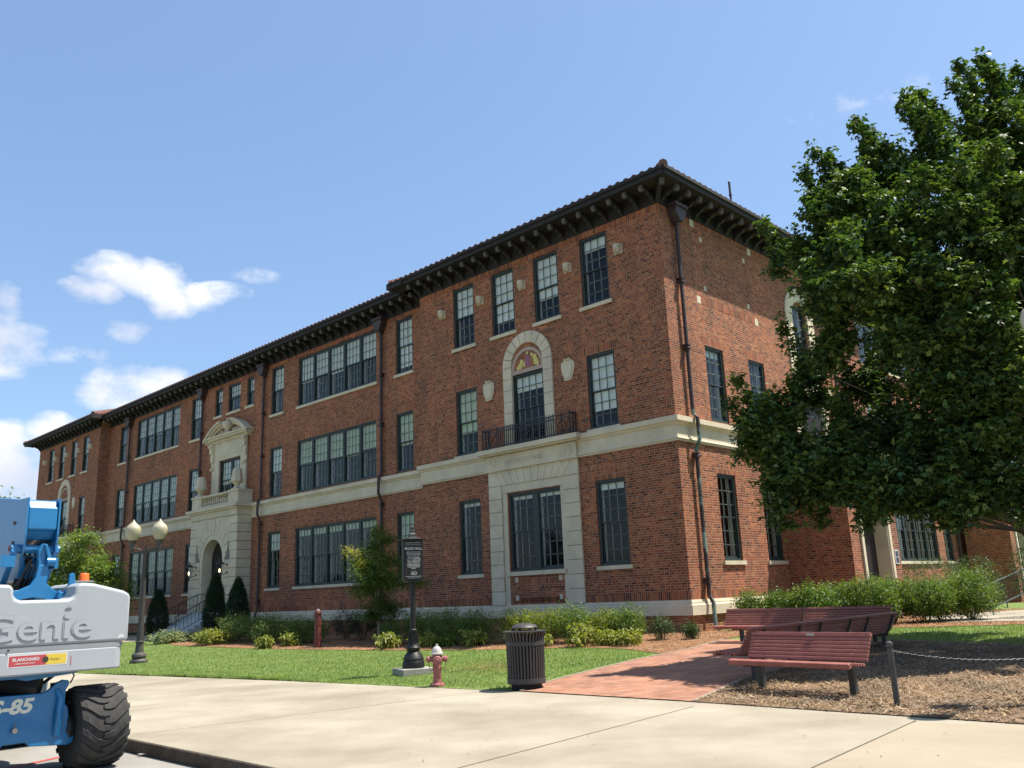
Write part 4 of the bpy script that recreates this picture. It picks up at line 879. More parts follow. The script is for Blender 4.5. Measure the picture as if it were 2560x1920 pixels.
# ------------------------------------------------------------------ foliage
def leaves(tips, dirs, per, size, spread, length, lobed=False, flat=.6, droop=0, asp=.55):
    """tips (n,3), dirs (n,3): clumps of leaves along little twigs"""
    n = len(tips) * per; T = np.repeat(tips, per, 0); D = np.repeat(dirs, per, 0)
    t = rng.uniform(-.5, .5, n)[:, None] * length; c = T + D * t + rng.normal(0, spread, (n, 3))
    nr = rng.normal(0, flat, (n, 3)); nr[:, 2] += 1; nr += D * .25; nr /= np.linalg.norm(nr, axis=1)[:, None]
    a = rng.normal(0, 1, (n, 3)); x = np.cross(nr, a); x /= np.linalg.norm(x, axis=1)[:, None] + 1e-9; y = np.cross(nr, x)
    s = size * rng.uniform(.6, 1.25, n)[:, None]; x = x * s; y = y * s; dn = np.array([0, 0, -1.]) * s * droop
    if not lobed:
        V = np.empty((n, 4, 3)); V[:, 0] = c; V[:, 1] = c + x * .5 + y * asp * .5 + dn * .3; V[:, 2] = c + x + dn; V[:, 3] = c + x * .5 - y * asp * .5 + dn * .3
        return V.reshape(-1, 3), np.arange(4 * n).reshape(-1, 4)
    V = np.empty((n, 10, 3)); V[:, 0] = c
    k = 1
    for ang, ln in ((0, 1.0), (.95, .8), (-.95, .8)):
        ca, sa = math.cos(ang), math.sin(ang); ax = x * ca + y * sa; ay = -x * sa + y * ca
        V[:, k] = c + ax * .45 * ln + ay * .26; V[:, k + 1] = c + ax * ln + dn; V[:, k + 2] = c + ax * .45 * ln - ay * .26; k += 3
    b0_ = np.arange(n)[:, None] * 10; F = np.concatenate([np.column_stack([b0_ + 0, b0_ + k + 0, b0_ + k + 1, b0_ + k + 2]) for k in (1, 4, 7)])
    return V.reshape(-1, 3), F
def blob_tips(c, r, n, lo=.55, hi=1.05, up=.35, ymin=None):
    d = rng.normal(0, 1, (n, 3)); d /= np.linalg.norm(d, axis=1)[:, None]; rad = rng.uniform(lo, hi, n)[:, None]
    p = np.array(c) + d * rad * np.array(r); q = d + np.array([0, 0, up]); q /= np.linalg.norm(q, axis=1)[:, None]
    return p, q
BARK = mat('bark', (.10, .08, .06), .95, var=.4, vscale=8, bump=.6, bscale=25)
BARKG = mat('bark_pale', (.24, .20, .16), .9, var=.3, vscale=12, bump=.3)
def wiggly(p, q, n=6, amp=.15, rr=None):
    p, q = Vector(p), Vector(q); L_ = (q - p).length; o = []
    for i in range(n + 1):
        t = i / n; v = p.lerp(q, t); v += Vector((rr.uniform(-1, 1), rr.uniform(-1, 1), rr.uniform(-.6, 1))) * amp * L_ * .25 * math.sin(math.pi * t); o.append(v)
    return o
# big maple: clumps measured around the crown
MAPLE = leaf_mat('maple_leaf', [(.045, .095, .040), (.07, .14, .048), (.10, .19, .052), (.15, .245, .06), (.28, .37, .10)], .24, .5)
mp_ = empty('maple_tree', (10.9, 17.3, hgt(10.9, 17.3)), 0, 'large dark green maple filling the right side, overhanging the benches', 'tree')
BL = []
def ray_at(px, py, y):
    d = cr * ((px - 1280) / 2166.6) - cu * ((py - 960) / 2166.6) + cf; t = y / d.y; return Vector((0, 0, 1.6)) + d * t
BL = [[5.01,17.3,4.61,0.5],[5.47,17.0,4.14,0.63],[5.05,17.0,3.52,0.47],[5.5,16.6,3.45,0.69],[5.7,18.0,4.89,0.5],[5.99,16.2,3.61,0.75],[6.56,16.0,3.41,0.74],[7.02,15.6,3.2,0.72],[7.62,15.4,3.08,0.71],[8.31,15.5,3.06,0.72],[8.91,15.5,3.25,0.72],[6.69,17.0,4.41,0.71],[7.72,17.5,4.54,0.65],[7.76,16.0,4.03,0.81],[8.2,15.4,3.99,0.78],[8.71,15.0,4.11,0.76],[6.08,18.0,6.0,0.46],[6.43,18.2,5.55,0.59],[6.72,17.5,8.42,0.77],[6.29,16.5,7.01,0.84],[6.6,17.0,6.14,0.63],[7.25,18.5,5.72,0.43],[6.81,17.0,9.12,0.55],[7.36,17.0,9.46,0.67],[8.2,17.5,10.43,0.61],[8.06,17.5,11.32,0.27],[7.99,17.3,10.72,0.36],[7.39,17.6,10.04,0.41],[7.05,17.5,10.39,0.31],[6.69,17.4,9.87,0.29],[5.67,17.3,8.39,0.32],[7.05,16.2,8.14,0.82],[6.68,15.5,6.81,0.86],[7.88,16.0,8.44,0.89],[8.71,17.0,9.96,0.71],[8.95,17.0,10.99,0.38],[9.11,17.2,11.79,0.27],[9.49,17.3,11.93,0.22],[9.03,16.6,10.48,0.46],[9.5,16.5,10.03,0.76],[10.07,17.0,11.52,0.41],[10.41,17.2,12.42,0.32],[10.98,17.3,12.36,0.3],[10.86,17.2,11.41,0.56],[11.04,17.4,12.94,0.24],[11.59,17.5,11.86,0.36],[11.91,17.6,12.62,0.28],[11.13,17.0,10.61,0.63],[8.47,15.3,8.27,0.85],[9.58,15.5,8.81,0.86],[7.38,15.0,6.91,0.9],[7.46,16.0,6.06,0.59],[7.73,15.0,5.9,0.83],[8.05,14.6,6.89,0.88],[8.9,14.6,7.23,0.88],[8.49,14.4,5.91,0.86],[8.19,14.8,4.95,0.82],[7.76,15.5,5.06,0.72],[8.72,14.4,4.89,0.73],[7.87,18.5,5.79,0.6],[9.66,15.0,8.24,0.69],[10.35,16.0,7.16,1.48],[10.06,16.0,4.78,1.33],[11.66,17.0,10.21,1.18],[10.56,19.5,7.47,1.8],[9.42,19.5,9.33,1.44],[12.14,20.0,9.63,1.85],[10.44,19.0,5.44,1.49],[8.5,18.5,4.09,0.94],[8.15,19.0,8.38,0.96],[6.89,17.5,3.27,0.44],[5.9,17.0,3.1,0.35],[13.5,16,6.5,2.6],[14,18,9,2.6],[12,19,11,2.2],[14.5,17.5,5,2.2],[12.5,14.2,5.5,2],[12,21,6.5,2.4],[12.6,15.5,9.5,2.2],[11,22,8.5,2],[4.85,17.6,4.85,0.42],[4.62,17.4,4.5,0.33],[5.3,17.2,4.2,0.5],[4.95,17.0,3.9,0.4],[5.1,16.8,3.1,0.35]]
tp, td = [], []
for x, y, z, r in BL:
    if y < 15.2 and z > 4: y += .7
    if z > 8: z -= .42 * (z - 8) / 4
    if r < .5: subs = [((x + .05 * k * math.sin(k), y, z + (k - 1.2) * r * .8), r * (.62 - .1 * k), r * .6) for k in range(5)]
    else:
        m_ = int(6 + 12 * r * r) if r < 1.2 else int(8 + 8.5 * r * r)
        m_ = int(m_ * .6) if x < 6.7 and 5.2 < z < 9.5 else m_
        c_, _ = blob_tips((x, y, z), (r * .78, r * .78, r * .78), m_, .35, .95, 0); subs = [(tuple(cc), float(rng.uniform(.26, .42)), float(rng.uniform(.16, .27))) for cc in c_]
        subs += [((x + rng.uniform(-.5, .5) * r, y + rng.uniform(-.5, .5) * r, z + r * rng.uniform(.7, 1.05)), .17, .34) for _ in range(int(2 + r * 2))]
    for cc, rh, rv in subs:
        p, q = blob_tips(cc, (rh, rh, rv), int(9 + 60 * rh * rh), .3, 1.05, .5); tp.append(p); td.append(q)
tp = np.concatenate(tp); td = np.concatenate(td)
V, F = leaves(tp, td, 11, .104, .065, .24, lobed=True, flat=.5, droop=.22)
np_mesh('crown', V, F, MAPLE, mp_).matrix_parent_inverse = Matrix.Translation(-mp_.location)
rr = random.Random(4); b = MB(); base = Vector(mp_.location)
b.tube([base + Vector((0, 0, -.1)), base + Vector((0, 0, .25)), base + Vector((.05, 0, 1.4)), base + Vector((.1, .1, 3)), base + Vector((.2, 0, 6)), base + Vector((.1, .1, 9)), base + Vector((.2, 0, 11.5))], [.34, .25, .21, .19, .15, .09, .03], 12)
b.build('trunk', BARK, mp_, smooth=True).matrix_parent_inverse = Matrix.Translation(-mp_.location)
b = MB()
for i, (x, y, z, r) in enumerate(BL):
    if r > 1.4 or (z < 4.3 and i % 5): continue
    zs = max(1.9, min(z - .9 - .25 * abs(x - 11), 9.5)); s_ = Vector((base.x + .1, base.y, zs)); pts = wiggly(s_, (x, y, z), 7, .22, rr)
    b.tube(pts, [max(.012, .055 * (1 - k / 8) ** 1.2) for k in range(8)], 5)
b.tube([base + Vector((0, 0, 1.75)), (10.2, 16.9, 2.42), (9.6, 16.6, 2.4), (9.15, 16.4, 2.62), (8.6, 16.3, 2.74), (7.8, 16.2, 2.85), (6.9, 16.2, 3.1)], [.12, .09, .08, .07, .06, .045, .02], 8)
b.build('limb', BARK, mp_, smooth=True).matrix_parent_inverse = Matrix.Translation(-mp_.location)

def plant(name, label, cat, x, y, parts_fn, group=None, s=1):
    o = empty(name, gp(x, y), 0, label, cat, group); parts_fn(o); return o
def bush(r, h_, per, tips, size, mt, spread=.05, length=.2, up=.5, base=.0, stems=6, asp=.4, col=BARK, droop=.1, flat=.8, lo=.35):
    def f(o):
        p, q = blob_tips((0, 0, base + h_ * .52), (r, r, h_ * .5), tips, lo, 1.05, up); p[:, 2] = np.maximum(p[:, 2], .05)
        V, F = leaves(p, q, per, size, spread, length, asp=asp, droop=droop, flat=flat); np_mesh('foliage', V, F, mt, o)
        b = MB(); r2 = random.Random(int(r * 1000 + tips))
        for i in range(stems):
            a = r2.uniform(0, 6.28); t = r2.uniform(.3, .8); b.tube(wiggly((.05 * math.cos(a), .05 * math.sin(a), -.03), (r * t * math.cos(a), r * t * math.sin(a), base + h_ * .6), 3, .2, r2), [.018, .014, .01, .006], 5)
        b.build('stem', col, o)
    return f
NAN = leaf_mat('nandina_leaf', [(.07, .14, .035), (.11, .20, .04), (.18, .28, .05), (.32, .40, .07)], .35, .5)
NANY = leaf_mat('nandina_lime', [(.15, .22, .035), (.26, .33, .045), (.36, .38, .06), (.10, .16, .03)], .35, .5)
YEW = leaf_mat('yew_leaf', [(.085, .15, .04), (.12, .21, .05), (.17, .26, .06), (.26, .28, .08)], .2, .6)
BOX = leaf_mat('boxwood_leaf', [(.05, .09, .03), (.07, .13, .04), (.11, .17, .06)], .25, .45)
DARKB = leaf_mat('dark_ball_leaf', [(.02, .04, .018), (.03, .055, .02), (.05, .075, .03)], .15, .5)
CON = leaf_mat('arborvitae', [(.022, .055, .028), (.03, .075, .032), (.045, .10, .04)], .15, .6)
LIME = leaf_mat('variegated_leaf', [(.30, .34, .07), (.42, .44, .10), (.22, .28, .06), (.50, .48, .16)], .3, .5)
SILV = leaf_mat('white_edged_leaf', [(.30, .36, .20), (.18, .26, .10), (.42, .46, .30), (.14, .2, .08)], .25, .5)
LTREE = leaf_mat('light_tree_leaf', [(.16, .26, .05), (.22, .32, .07), (.28, .38, .10), (.12, .2, .045)], .35, .5)
JM = leaf_mat('japanese_maple', [(.09, .16, .03), (.13, .22, .04), (.19, .28, .05), (.07, .12, .028)], .35, .5)
JMY = leaf_mat('yellowing_leaf', [(.40, .40, .06), (.50, .46, .09), (.30, .34, .06)], .35, .5)
# spreading evergreens left of the small tree
for i, (x, y, r, h_, lab) in enumerate([(-11.6, 36.4, .85, 1.0, 'feathery dark evergreen shrub at the left end of the bed, next to the conifers'), (-10.4, 35.0, 1.0, 1.05, 'tallest feathery evergreen shrub between the two yellow tufts'), (-9.1, 33.3, .9, .95, 'feathery evergreen shrub just left of the red standpipe'), (-7.7, 32.2, .85, .9, 'feathery evergreen shrub just right of the red standpipe')]):
    plant('evergreen_shrub', lab, 'shrub', x, y, bush(r, h_, 16, 420, .11, YEW, .05, .3, .8, asp=.16, flat=1.0, stems=7), 'spreading evergreens along the plinth')
for (x, y, lab) in ((-6.44, 33.05, 'round dark clipped shrub left of the little tree trunk'), (-5.62, 31.95, 'round dark clipped shrub directly behind the little tree trunk'), (-4.85, 31.3, 'round dark clipped shrub right of the little tree trunk')):
    plant('clipped_shrub', lab, 'shrub', x, y, bush(.55, .95, 14, 330, .05, DARKB, .05, .12, .2, base=.1, lo=.6), 'round clipped shrubs behind the small tree')
for (x, y, r, h_, lab) in ((-3.3, 28.6, .75, .95, 'dark feathery shrub just right of the sign post'), (-2.3, 27.6, .8, 1.05, 'dark feathery shrub with a tall tip, below the narrow window'), (-1.3, 26.8, .7, .95, 'dark feathery shrub left of the lime shrubs, below the stone frame')):
    plant('evergreen_shrub', lab, 'shrub', x, y, bush(r, h_, 16, 380, .11, YEW, .05, .3, .8, asp=.16, flat=1.0), 'dark evergreens behind the sign and hydrant')
plant('evergreen_shrub', 'small blue green plant left of the sign post against the wall', 'shrub', -4.2, 28.6, bush(.4, .7, 12, 120, .1, YEW, .05, .2, .6, asp=.3))
for (x, y, r, h_, m_, lab) in ((-.1, 26.1, .65, .95, NANY, 'yellow green feathery shrub directly behind the litter bin, left one'), (.75, 25.4, .6, .95, NANY, 'yellow green feathery shrub rising just right of the litter bin'), (1.45, 24.9, .6, 1.05, NAN, 'green feathery shrub with one tall shoot, right of the bin'), (2.2, 24.5, .55, .85, NANY, 'yellow green feathery shrub left of the last upright shrub'), (2.85, 24.2, .5, .9, NAN, 'fresh green upright shrub ending the lime row')):
    plant('nandina_shrub', lab, 'shrub', x, y, bush(r, h_, 18, 230, .075, m_, .05, .25, .9, asp=.35, flat=1.0), 'nandina shrubs behind the bin')
for (x, y, r, h_, lab) in ((3.73, 24.1, .36, .62, 'small upright green shrub alone in the straw near the wall corner'), (4.45, 23.75, .26, .42, 'smallest green shrub, beside the corner of the building')):
    plant('boxwood_shrub', lab, 'shrub', x, y, bush(r, h_, 12, 160, .055, BOX, .04, .16, 1.3, asp=.4, flat=1.0), 'small shrubs near the wall corner')
for (x, y, r, h_, m_, lab) in ((-8.74, 30.7, .3, .42, LIME, 'small yellow leafed plant at the lawn edge left of the standpipe'), (-8.0, 31.1, .32, .48, LIME, 'pale green leafed plant in the bed just left of the standpipe'), (-4.06, 27.1, .42, .5, LIME, 'lime leafed plant at the lawn edge left of the sign post'), (-2.92, 26.8, .38, .42, LIME, 'lime leafed plant just right of the sign post base'), (-2.2, 26.5, .34, .32, NAN, 'low green leafed plant between two lime ones behind the hydrant'), (-1.37, 26.0, .42, .5, LIME, 'lime leafed plant at the lawn edge right of the hydrant'),
        (.35, 24.2, .42, .45, LIME, 'pale leafed plant touching the right side of the litter bin'), (1.55, 23.65, .42, .6, LIME, 'pale green plant at the lawn edge below the tall shoot'), (2.15, 23.5, .4, .42, LIME, 'low pale leafed plant between two others at the lawn edge'), (2.7, 23.1, .45, .42, LIME, 'drooping pale leafed plant at the right end of the low row')):
    plant('leafy_plant', lab, 'plant', x, y, bush(r, h_, 9, 60, .15, m_, .03, .1, .9, asp=.35, droop=.5, flat=1.0, stems=5, col=NAN), 'low pale leafed plants at the lawn edge')
plant('variegated_plant', 'wide lime yellow leafed plant in front of the two tall conifers', 'plant', -12.0, 35.0, bush(.8, .55, 14, 170, .13, LIME, .05, .15, .7, asp=.45, flat=.9))
plant('flower_patch', 'low patch of silvery leaves with a few red flowers beside the entrance steps', 'flowers', -14.9, 38.3, bush(1.0, .45, 14, 220, .11, SILV, .06, .15, .7, asp=.5, flat=.8))
# conifers
def conifer(r, h_):
    def f(o):
        n = int(2300 * r * h_); t = rng.uniform(0.02, 1, n); a = rng.uniform(0, 2 * np.pi, n); pr = np.interp(t, [0, .12, .35, .7, .92, 1], [.72, .95, 1, .68, .25, .06]) * r * rng.uniform(.82, 1.06, n)
        p = np.column_stack([pr * np.cos(a), pr * np.sin(a), t * h_]); q = np.column_stack([np.cos(a) * .35, np.sin(a) * .35, np.ones(n)]); q /= np.linalg.norm(q, axis=1)[:, None]
        V, F = leaves(p, q, 9, .07, .045, .14, asp=.35, flat=1.3, droop=-.3); np_mesh('crown', V, F, CON, o)
        MB().tube([(0, 0, -.05), (0, 0, h_ * .9)], [.07, .02], 6).build('trunk', BARK, o)
    return f
for (x, y, r, h_, lab) in ((-19.06, 46.9, .52, 2.25, 'dark columnar conifer left of the entrance steps, behind the lamp post'), (-14.5, 42.3, .50, 2.8, 'taller of the two dark conifers right of the steps, in front of the doorway'), (-13.2, 41.6, .53, 2.5, 'shorter dark conifer standing right of its taller twin'), (-23.2, 50.6, .7, 2.3, 'dark conifer mostly hidden behind the white machine tail')):
    plant('conifer', lab, 'conifer', x, y, conifer(r, h_), 'columnar conifers by the entrance')
# small tree before the wall
def small_tree(o):
    c = [((0, .0, 1.35), .65, .32, 90), ((-.35, .1, 1.9), .75, .38, 120), ((.45, 0, 2.1), .95, .35, 140), ((.0, -.2, 2.45), .9, .42, 150), ((-.45, 0, 2.8), .6, .35, 110), ((.2, .1, 2.95), .7, .4, 120), ((-.1, 0, 3.4), .45, .3, 60), ((.35, 0, 3.65), .4, .25, 50), ((.0, .1, 3.9), .35, .35, 40), ((-.2, 0, 1.0), .5, .28, 80), ((.4, -.1, 1.15), .5, .28, 80), ((1.2, 0, 2.05), .45, .18, 40), ((-.2, .2, 2.2), .8, .4, 100)]
    P, Q = zip(*[blob_tips(a, (r, r, h_), n, .2, 1.05, .1) for a, r, h_, n in c]); P = np.concatenate(P); Q = np.concatenate(Q)
    V, F = leaves(P, Q, 19, .08, .07, .25, asp=.4, flat=.55, droop=.35); V = V * np.array([1.08, 1.0, .93]); np_mesh('crown', V, F, JM, o)
    P, Q = blob_tips((-.85, -.2, 3.0), (.4, .35, .2), 34, .3, 1, .1); P2_, Q2 = blob_tips((-.45, -.4, 2.65), (.3, .3, .3), 30, .3, 1, .1); V, F = leaves(np.concatenate([P, P2_]), np.concatenate([Q, Q2]), 12, .07, .06, .2, asp=.4, flat=.6); np_mesh('yellow_leaves', V, F, JMY, o)
    b = MB(); b.tube([(0, 0, -.05), (.02, 0, .6), (0, .02, 1.2)], [.06, .05, .045], 8); r2 = random.Random(2)
    for a, r, h_, n in c: b.tube(wiggly((0, .02, 1.0 + .3 * r2.random()), a, 5, .2, r2), [.035, .03, .022, .016, .01, .006], 5)
    b.build('trunk', BARKG, o, smooth=True)
plant('small_maple_tree', 'slender young tree with layered leaves and a yellow patch before the brick wall', 'tree', -4.8, 30.1, small_tree)
def light_tree(o):
    c = [((0, 0, 2.6), 2.0, 1.0, 200), ((-1.2, 0, 3.6), 1.7, .9, 170), ((1.0, 0, 3.3), 1.9, .9, 200), ((.2, .4, 4.6), 1.9, .9, 190), ((-.6, 0, 5.4), 1.5, .8, 120), ((1.5, -.3, 4.1), 1.1, .6, 90), ((2.5, 0, 2.5), .9, .5, 60), ((1.9, .2, 1.7), 1.0, .5, 60), ((.5, -.4, 6.1), .9, .5, 60), ((-2.0, 0, 4.8), .9, .6, 60), ((0, 0, 1.5), 1.4, .7, 90)]
    P, Q = zip(*[blob_tips(a, (r, r, h_), n, .3, 1.08, .3) for a, r, h_, n in c]); P = np.concatenate(P); Q = np.concatenate(Q)
    V, F = leaves(P, Q, 16, .19, .14, .5, asp=.4, flat=.7, droop=.3); V = V * np.array([1.08, .95, .86]); np_mesh('crown', V, F, LTREE, o)
    b = MB(); b.tube([(0, 0, -.05), (0, 0, 1.5), (.1, 0, 3)], [.13, .1, .07], 8); r2 = random.Random(9)
    for a, r, h_, n in c: b.tube(wiggly((0, 0, 1.2), a, 5, .2, r2), [.06, .05, .04, .03, .02, .01], 5)
    b.build('trunk', BARKG, o, smooth=True)
plant('light_green_tree', 'light green leafy tree behind the blue boom, before the far end of the hall', 'tree', -23.9, 47.4, light_tree)
def far_tree(o):
    P, Q = blob_tips((0, 0, 8), (5, 5, 6), 420, .5, 1.05, .2); V, F = leaves(P, Q, 14, .6, .6, 1.2, asp=.5); np_mesh('crown', V, F, YEW, o); MB().tube([(0, 0, -.3), (0, 0, 8)], [.4, .2], 8).build('trunk', BARK, o)
plant('distant_tree', 'distant tree top at the far left edge beyond the metal roof', 'tree', -57, 92, far_tree)
# hedge row at the right side of the building
hd = [(6.9, 27.1, .45, 1.15, NAN, 'small bush at the left end of the hedge, beside the downpipe'), (7.7, 26.9, .6, 1.75, NAN, 'airy bush on thin stems, second from the downpipe'), (8.6, 26.5, .75, 1.75, NAN, 'dense mid green bush behind the middle of the far bench'), (9.5, 27.0, .85, 2.0, NAN, 'tall feathery bush right of the second stone sill'), (10.4, 26.6, .8, 1.9, NAN, 'bushy green shrub at the right end of the far bench'), (11.2, 27.2, .8, 1.95, NAN, 'yellow topped bush in front of the stone doorway'), (12.1, 27.0, .85, 2.0, NAN, 'bush with dark underside right of the doorway'), (12.9, 27.6, .9, 2.05, NAN, 'bush with bare stems showing at its foot'), (13.8, 27.6, .95, 2.15, NAN, 'rightmost and tallest bush of the row, next to the ramp railing')]
for x, y, r, h_, m_, lab in hd:
    plant('hedge_bush', lab, 'bush', x, y, bush(r * .93, h_ * (.84 if h_ < 1.5 else .50 + .17 * ((x * 7.3) % 1)), 18, int(640 * r), .075, m_, .06, .28, .6, asp=.42, flat=.9, base=.12, stems=9, lo=.5), 'hedge bushes along the right side')
for x, y, r, h_, lab in ((15.3, 33.0, 1.25, 1.95, 'wide clipped dome shrub below the mullioned window'), (17.3, 34.0, .95, 2.0, 'round clipped dome shrub right of the wide one'), (16.2, 27.5, .95, 2.5, 'large clipped shrub cut off by the right edge of the picture')):
    plant('dome_shrub', lab, 'shrub', x, y, bush(r, h_, 14, int(620 * r), .06, BOX, .045, .1, .1, base=.06, lo=.74, stems=8, flat=1.0), 'clipped dome shrubs')
# ------------------------------------------------------------------ street furniture
# name sign
SB = mat('sign_black', (.010, .009, .009), .5, spec=.35); WH = mat('sign_white', (.6, .6, .58), .6); CONB = mat('footing_concrete', (.27, .255, .22), .9, var=.2, vscale=6, bump=.2)
sg_ = empty('building_name_sign', gp(-2.36, 19.55), R(-1.5), 'black cast iron post sign with white lettering naming the hall, on a concrete footing', 'sign')
ang = math.atan2(.34, -.94)
MB().box(-.36, .36, -.36, .36, -.05, .13).build('footing', CONB, sg_, bevel=.01).rotation_euler.z = R(28)
b = MB(); b.lathe([(.235, .13), (.24, .18), (.235, .25), (.215, .29), (.225, .32), (.2, .38), (.15, .44), (.125, .48), (.15, .51), (.155, .55), (.125, .59), (.10, .65), (.085, .75), (.078, .86), (.088, .88), (.088, .92), (.065, .94)], n=28)
b.lathe([(.062, .93), (.055, 2.1)], n=16); 
for j in range(14):
    t = j * 2 * math.pi / 14; b.tube([(.118 * math.cos(t), .118 * math.sin(t), .64), (.082 * math.cos(t), .082 * math.sin(t), .86)], .008, 4)
b.build('post', SB, sg_, smooth=True)
head = empty('sign_head', (0, 0, .205)); head.parent = sg_; head.rotation_euler.z = R(24); head.scale = (.87, .87, .885)
b = MB(); b.prism([(-.25, 2.0), (-.2, 1.97), (-.1, 1.95), (.1, 1.95), (.2, 1.97), (.25, 2.0), (.25, 2.98), (-.25, 2.98)], -.11, .11)
b.prism([(-.235, 2.02), (.235, 2.02), (.235, 2.965), (-.235, 2.965)], -.122, -.11)
b.box(-.33, .33, -.19, .19, 2.98, 3.0); b.lathe([(.30, 3.0), (.12, 3.06), (.10, 3.12), (.07, 3.16), (.055, 3.17), (.07, 3.2), (.05, 3.235), (.03, 3.24), (.055, 3.27), (.045, 3.31), (.01, 3.33)], n=4, sq=True) 
b.build('panel', SB, head)
tx = lambda body, size, z, x=0, al='CENTER', **k: text('lettering', body, size, (x, -.1235, z), (1, 0, 0), (0, 0, 1), WH, head, al, extrude=.0008, **k)
tx('CLEMSON UNIVERSITY', .034, 2.895, space=1.25); tx('RIGGS HALL', .094, 2.735, sx=.9, offset=.001); tx('1927', .088, 2.12); tx('ESTABLISHED', .02, 2.205)
body = ["Riggs Hall, constructed in 1927 to house architecture and", "engineering, was the fourth Clemson building designed by", "Rudolph E. Lee, architecture department head and college", "architect from 1911 to 1948. It is in the Italian", "Renaissance Revival style, as shown by round", "arches and red tile roof and bracketed eaves. The building", "was named for Walter M. Riggs, professor of engineering,", "first football coach, acting president from 1909-1911,", "and president from 1911-1924. It was also called", "the names changed to the Earle Engineering Building in", "1959 and Fluor Daniel Engineering. Reopened in 1989,", "it was added to the National Register of Historic", "Buildings in 1989."]
for i, s_ in enumerate(body): tx(s_, .0225, 2.675 - i * .0335, sx=.68 if len(s_) > 50 else .72, offset=.0006)
tx('A gift of the Alumni Engineers and Class of 1950', .018, 2.045, sx=.85)
b = MB(); b.box(-.21, .21, -.1245, -.1235, 2.855, 2.86); b.box(-.21, .21, -.1245, -.1235, 2.085, 2.09); b.build('rule_line', WH, head)

# hydrant
PINK = mat('faded_red_paint', (.33, .125, .115), .55, col2=(.25, .08, .078), vscale=14, bump=.1); WHP = mat('flaking_white', (.44, .41, .385), .55, var=.25, vscale=18); RUST = mat('chain_rust', (.16, .09, .06), .7)
hy = empty('fire_hydrant', gp(-1.62, 17.1), R(8), 'faded pink red fire hydrant with a white cap on the lawn edge', 'fire hydrant')
b = MB(); b.lathe([(.135, -.02), (.14, .02), (.135, .045), (.085, .06), (.078, .1), (.076, .30), (.082, .31), (.082, .34), (.078, .35), (.088, .46), (.092, .5), (.088, .56), (.075, .575)], n=24)
for j in range(6): t = j * 1.047; b.lathe([(.013, .04), (.013, .065)], (.112 * math.cos(t), .112 * math.sin(t), 0), 6)
b.build('barrel', PINK, hy, smooth=True)
b = MB(); b.lathe([(.118, .572), (.122, .585), (.118, .602), (.095, .61), (.09, .65), (.07, .69), (.045, .715), (.025, .725), (.022, .75), (.018, .765)], n=24); b.build('bonnet', WHP, hy, smooth=True)
b = MB(); b.lathe([(.07, -.02), (.072, -.08), (.082, -.085), (.082, -.125), (.07, -.14), (.03, -.145), (.025, -.175), (.01, -.176)], (0, 0, .47), 20, 'y'); b.build('front_nozzle', PINK, hy, smooth=True)
for sx in (-1, 1):
    b = MB(); b.lathe([(.045, sx * .06), (.047, sx * .13), (.058, sx * .135), (.058, sx * .175), (.04, sx * .195), (.018, sx * .2), (.016, sx * .225)], (0, 0, .49), 16, 'x'); b.build('side_nozzle', PINK, hy, smooth=True)
    pts = [(sx * (.17 - .02 * k), -.03 - .012 * k, .45 - .16 * math.sin(k * .52)) for k in range(7)]
    MB().tube(pts, .006, 5).build('chain', RUST, hy)
MB().tube([(0, -.15, .46), (.005, -.14, .34), (.02, -.12, .25), (.03, -.09, .22)], .007, 5).build('chain', PINK, hy)

# litter bin
BIN = mat('bin_grey', (.042, .038, .038), .5, var=.15); BIND = mat('bin_liner', (.006, .006, .006), .8)
bi = empty('litter_bin', gp(.05, 15.97), R(-5), 'dark grey slatted metal litter bin with a flared rim and domed lid', 'litter bin')
b = MB(); b.lathe([(.27, 0), (.27, .1), (.285, .1)], n=32); b.build('base', BIND, bi, smooth=True)
MB().lathe([(.25, .09), (.285, .10), (.285, .9), (.26, .92)], n=32).build('liner', BIND, bi, smooth=True)
b = MB(); ns = 36
for j in range(ns):
    t = 2 * math.pi * j / ns; ct, s_t = math.cos(t), math.sin(t); k = len(b.v); hw_ = .0165
    for (r, z) in ((.318, .09), (.326, .5), (.330, .78), (.338, .86), (.352, .92), (.374, .965)):
        for e_ in (-hw_, hw_):
            for dr in (0, .008): b.v.append(((r + dr) * ct - e_ * s_t, (r + dr) * s_t + e_ * ct, z))
    for i in range(5):
        o_ = k + i * 4
        for q in ((0, 2, 6, 4), (1, 5, 7, 3), (0, 4, 5, 1), (2, 3, 7, 6)): b.f.append(tuple(o_ + x for x in q))
b.build('slats', BIN, bi)
b = MB()
def hoop(z0, z1, r, th=.012): b.lathe([(r, z0), (r + th, z0), (r + th, z1), (r, z1), (r, z0)], n=40)
hoop(.11, .19, .327); b.build('hoop', BIN, bi); b = MB(); hoop(.735, .80, .334); b.build('hoop', BIN, bi)
b = MB(); b.lathe([(.35, .955), (.39, .96), (.392, .975), (.35, .98)], n=40); b.build('rim', BIN, bi, smooth=True)
b = MB(); b.lathe([(.235, 1.03), (.24, 1.035), (.2, 1.075), (.12, 1.10), (.02, 1.11)], n=36)
for j in range(4): t = j * 1.57 + .5; b.box(.21 * math.cos(t) - .02, .21 * math.cos(t) + .02, .21 * math.sin(t) - .02, .21 * math.sin(t) + .02, .93, 1.035)
b.lathe([(.24, .955), (.30, .965), (.34, .97)], n=36)
b.build('lid', BIN, bi, smooth=True)

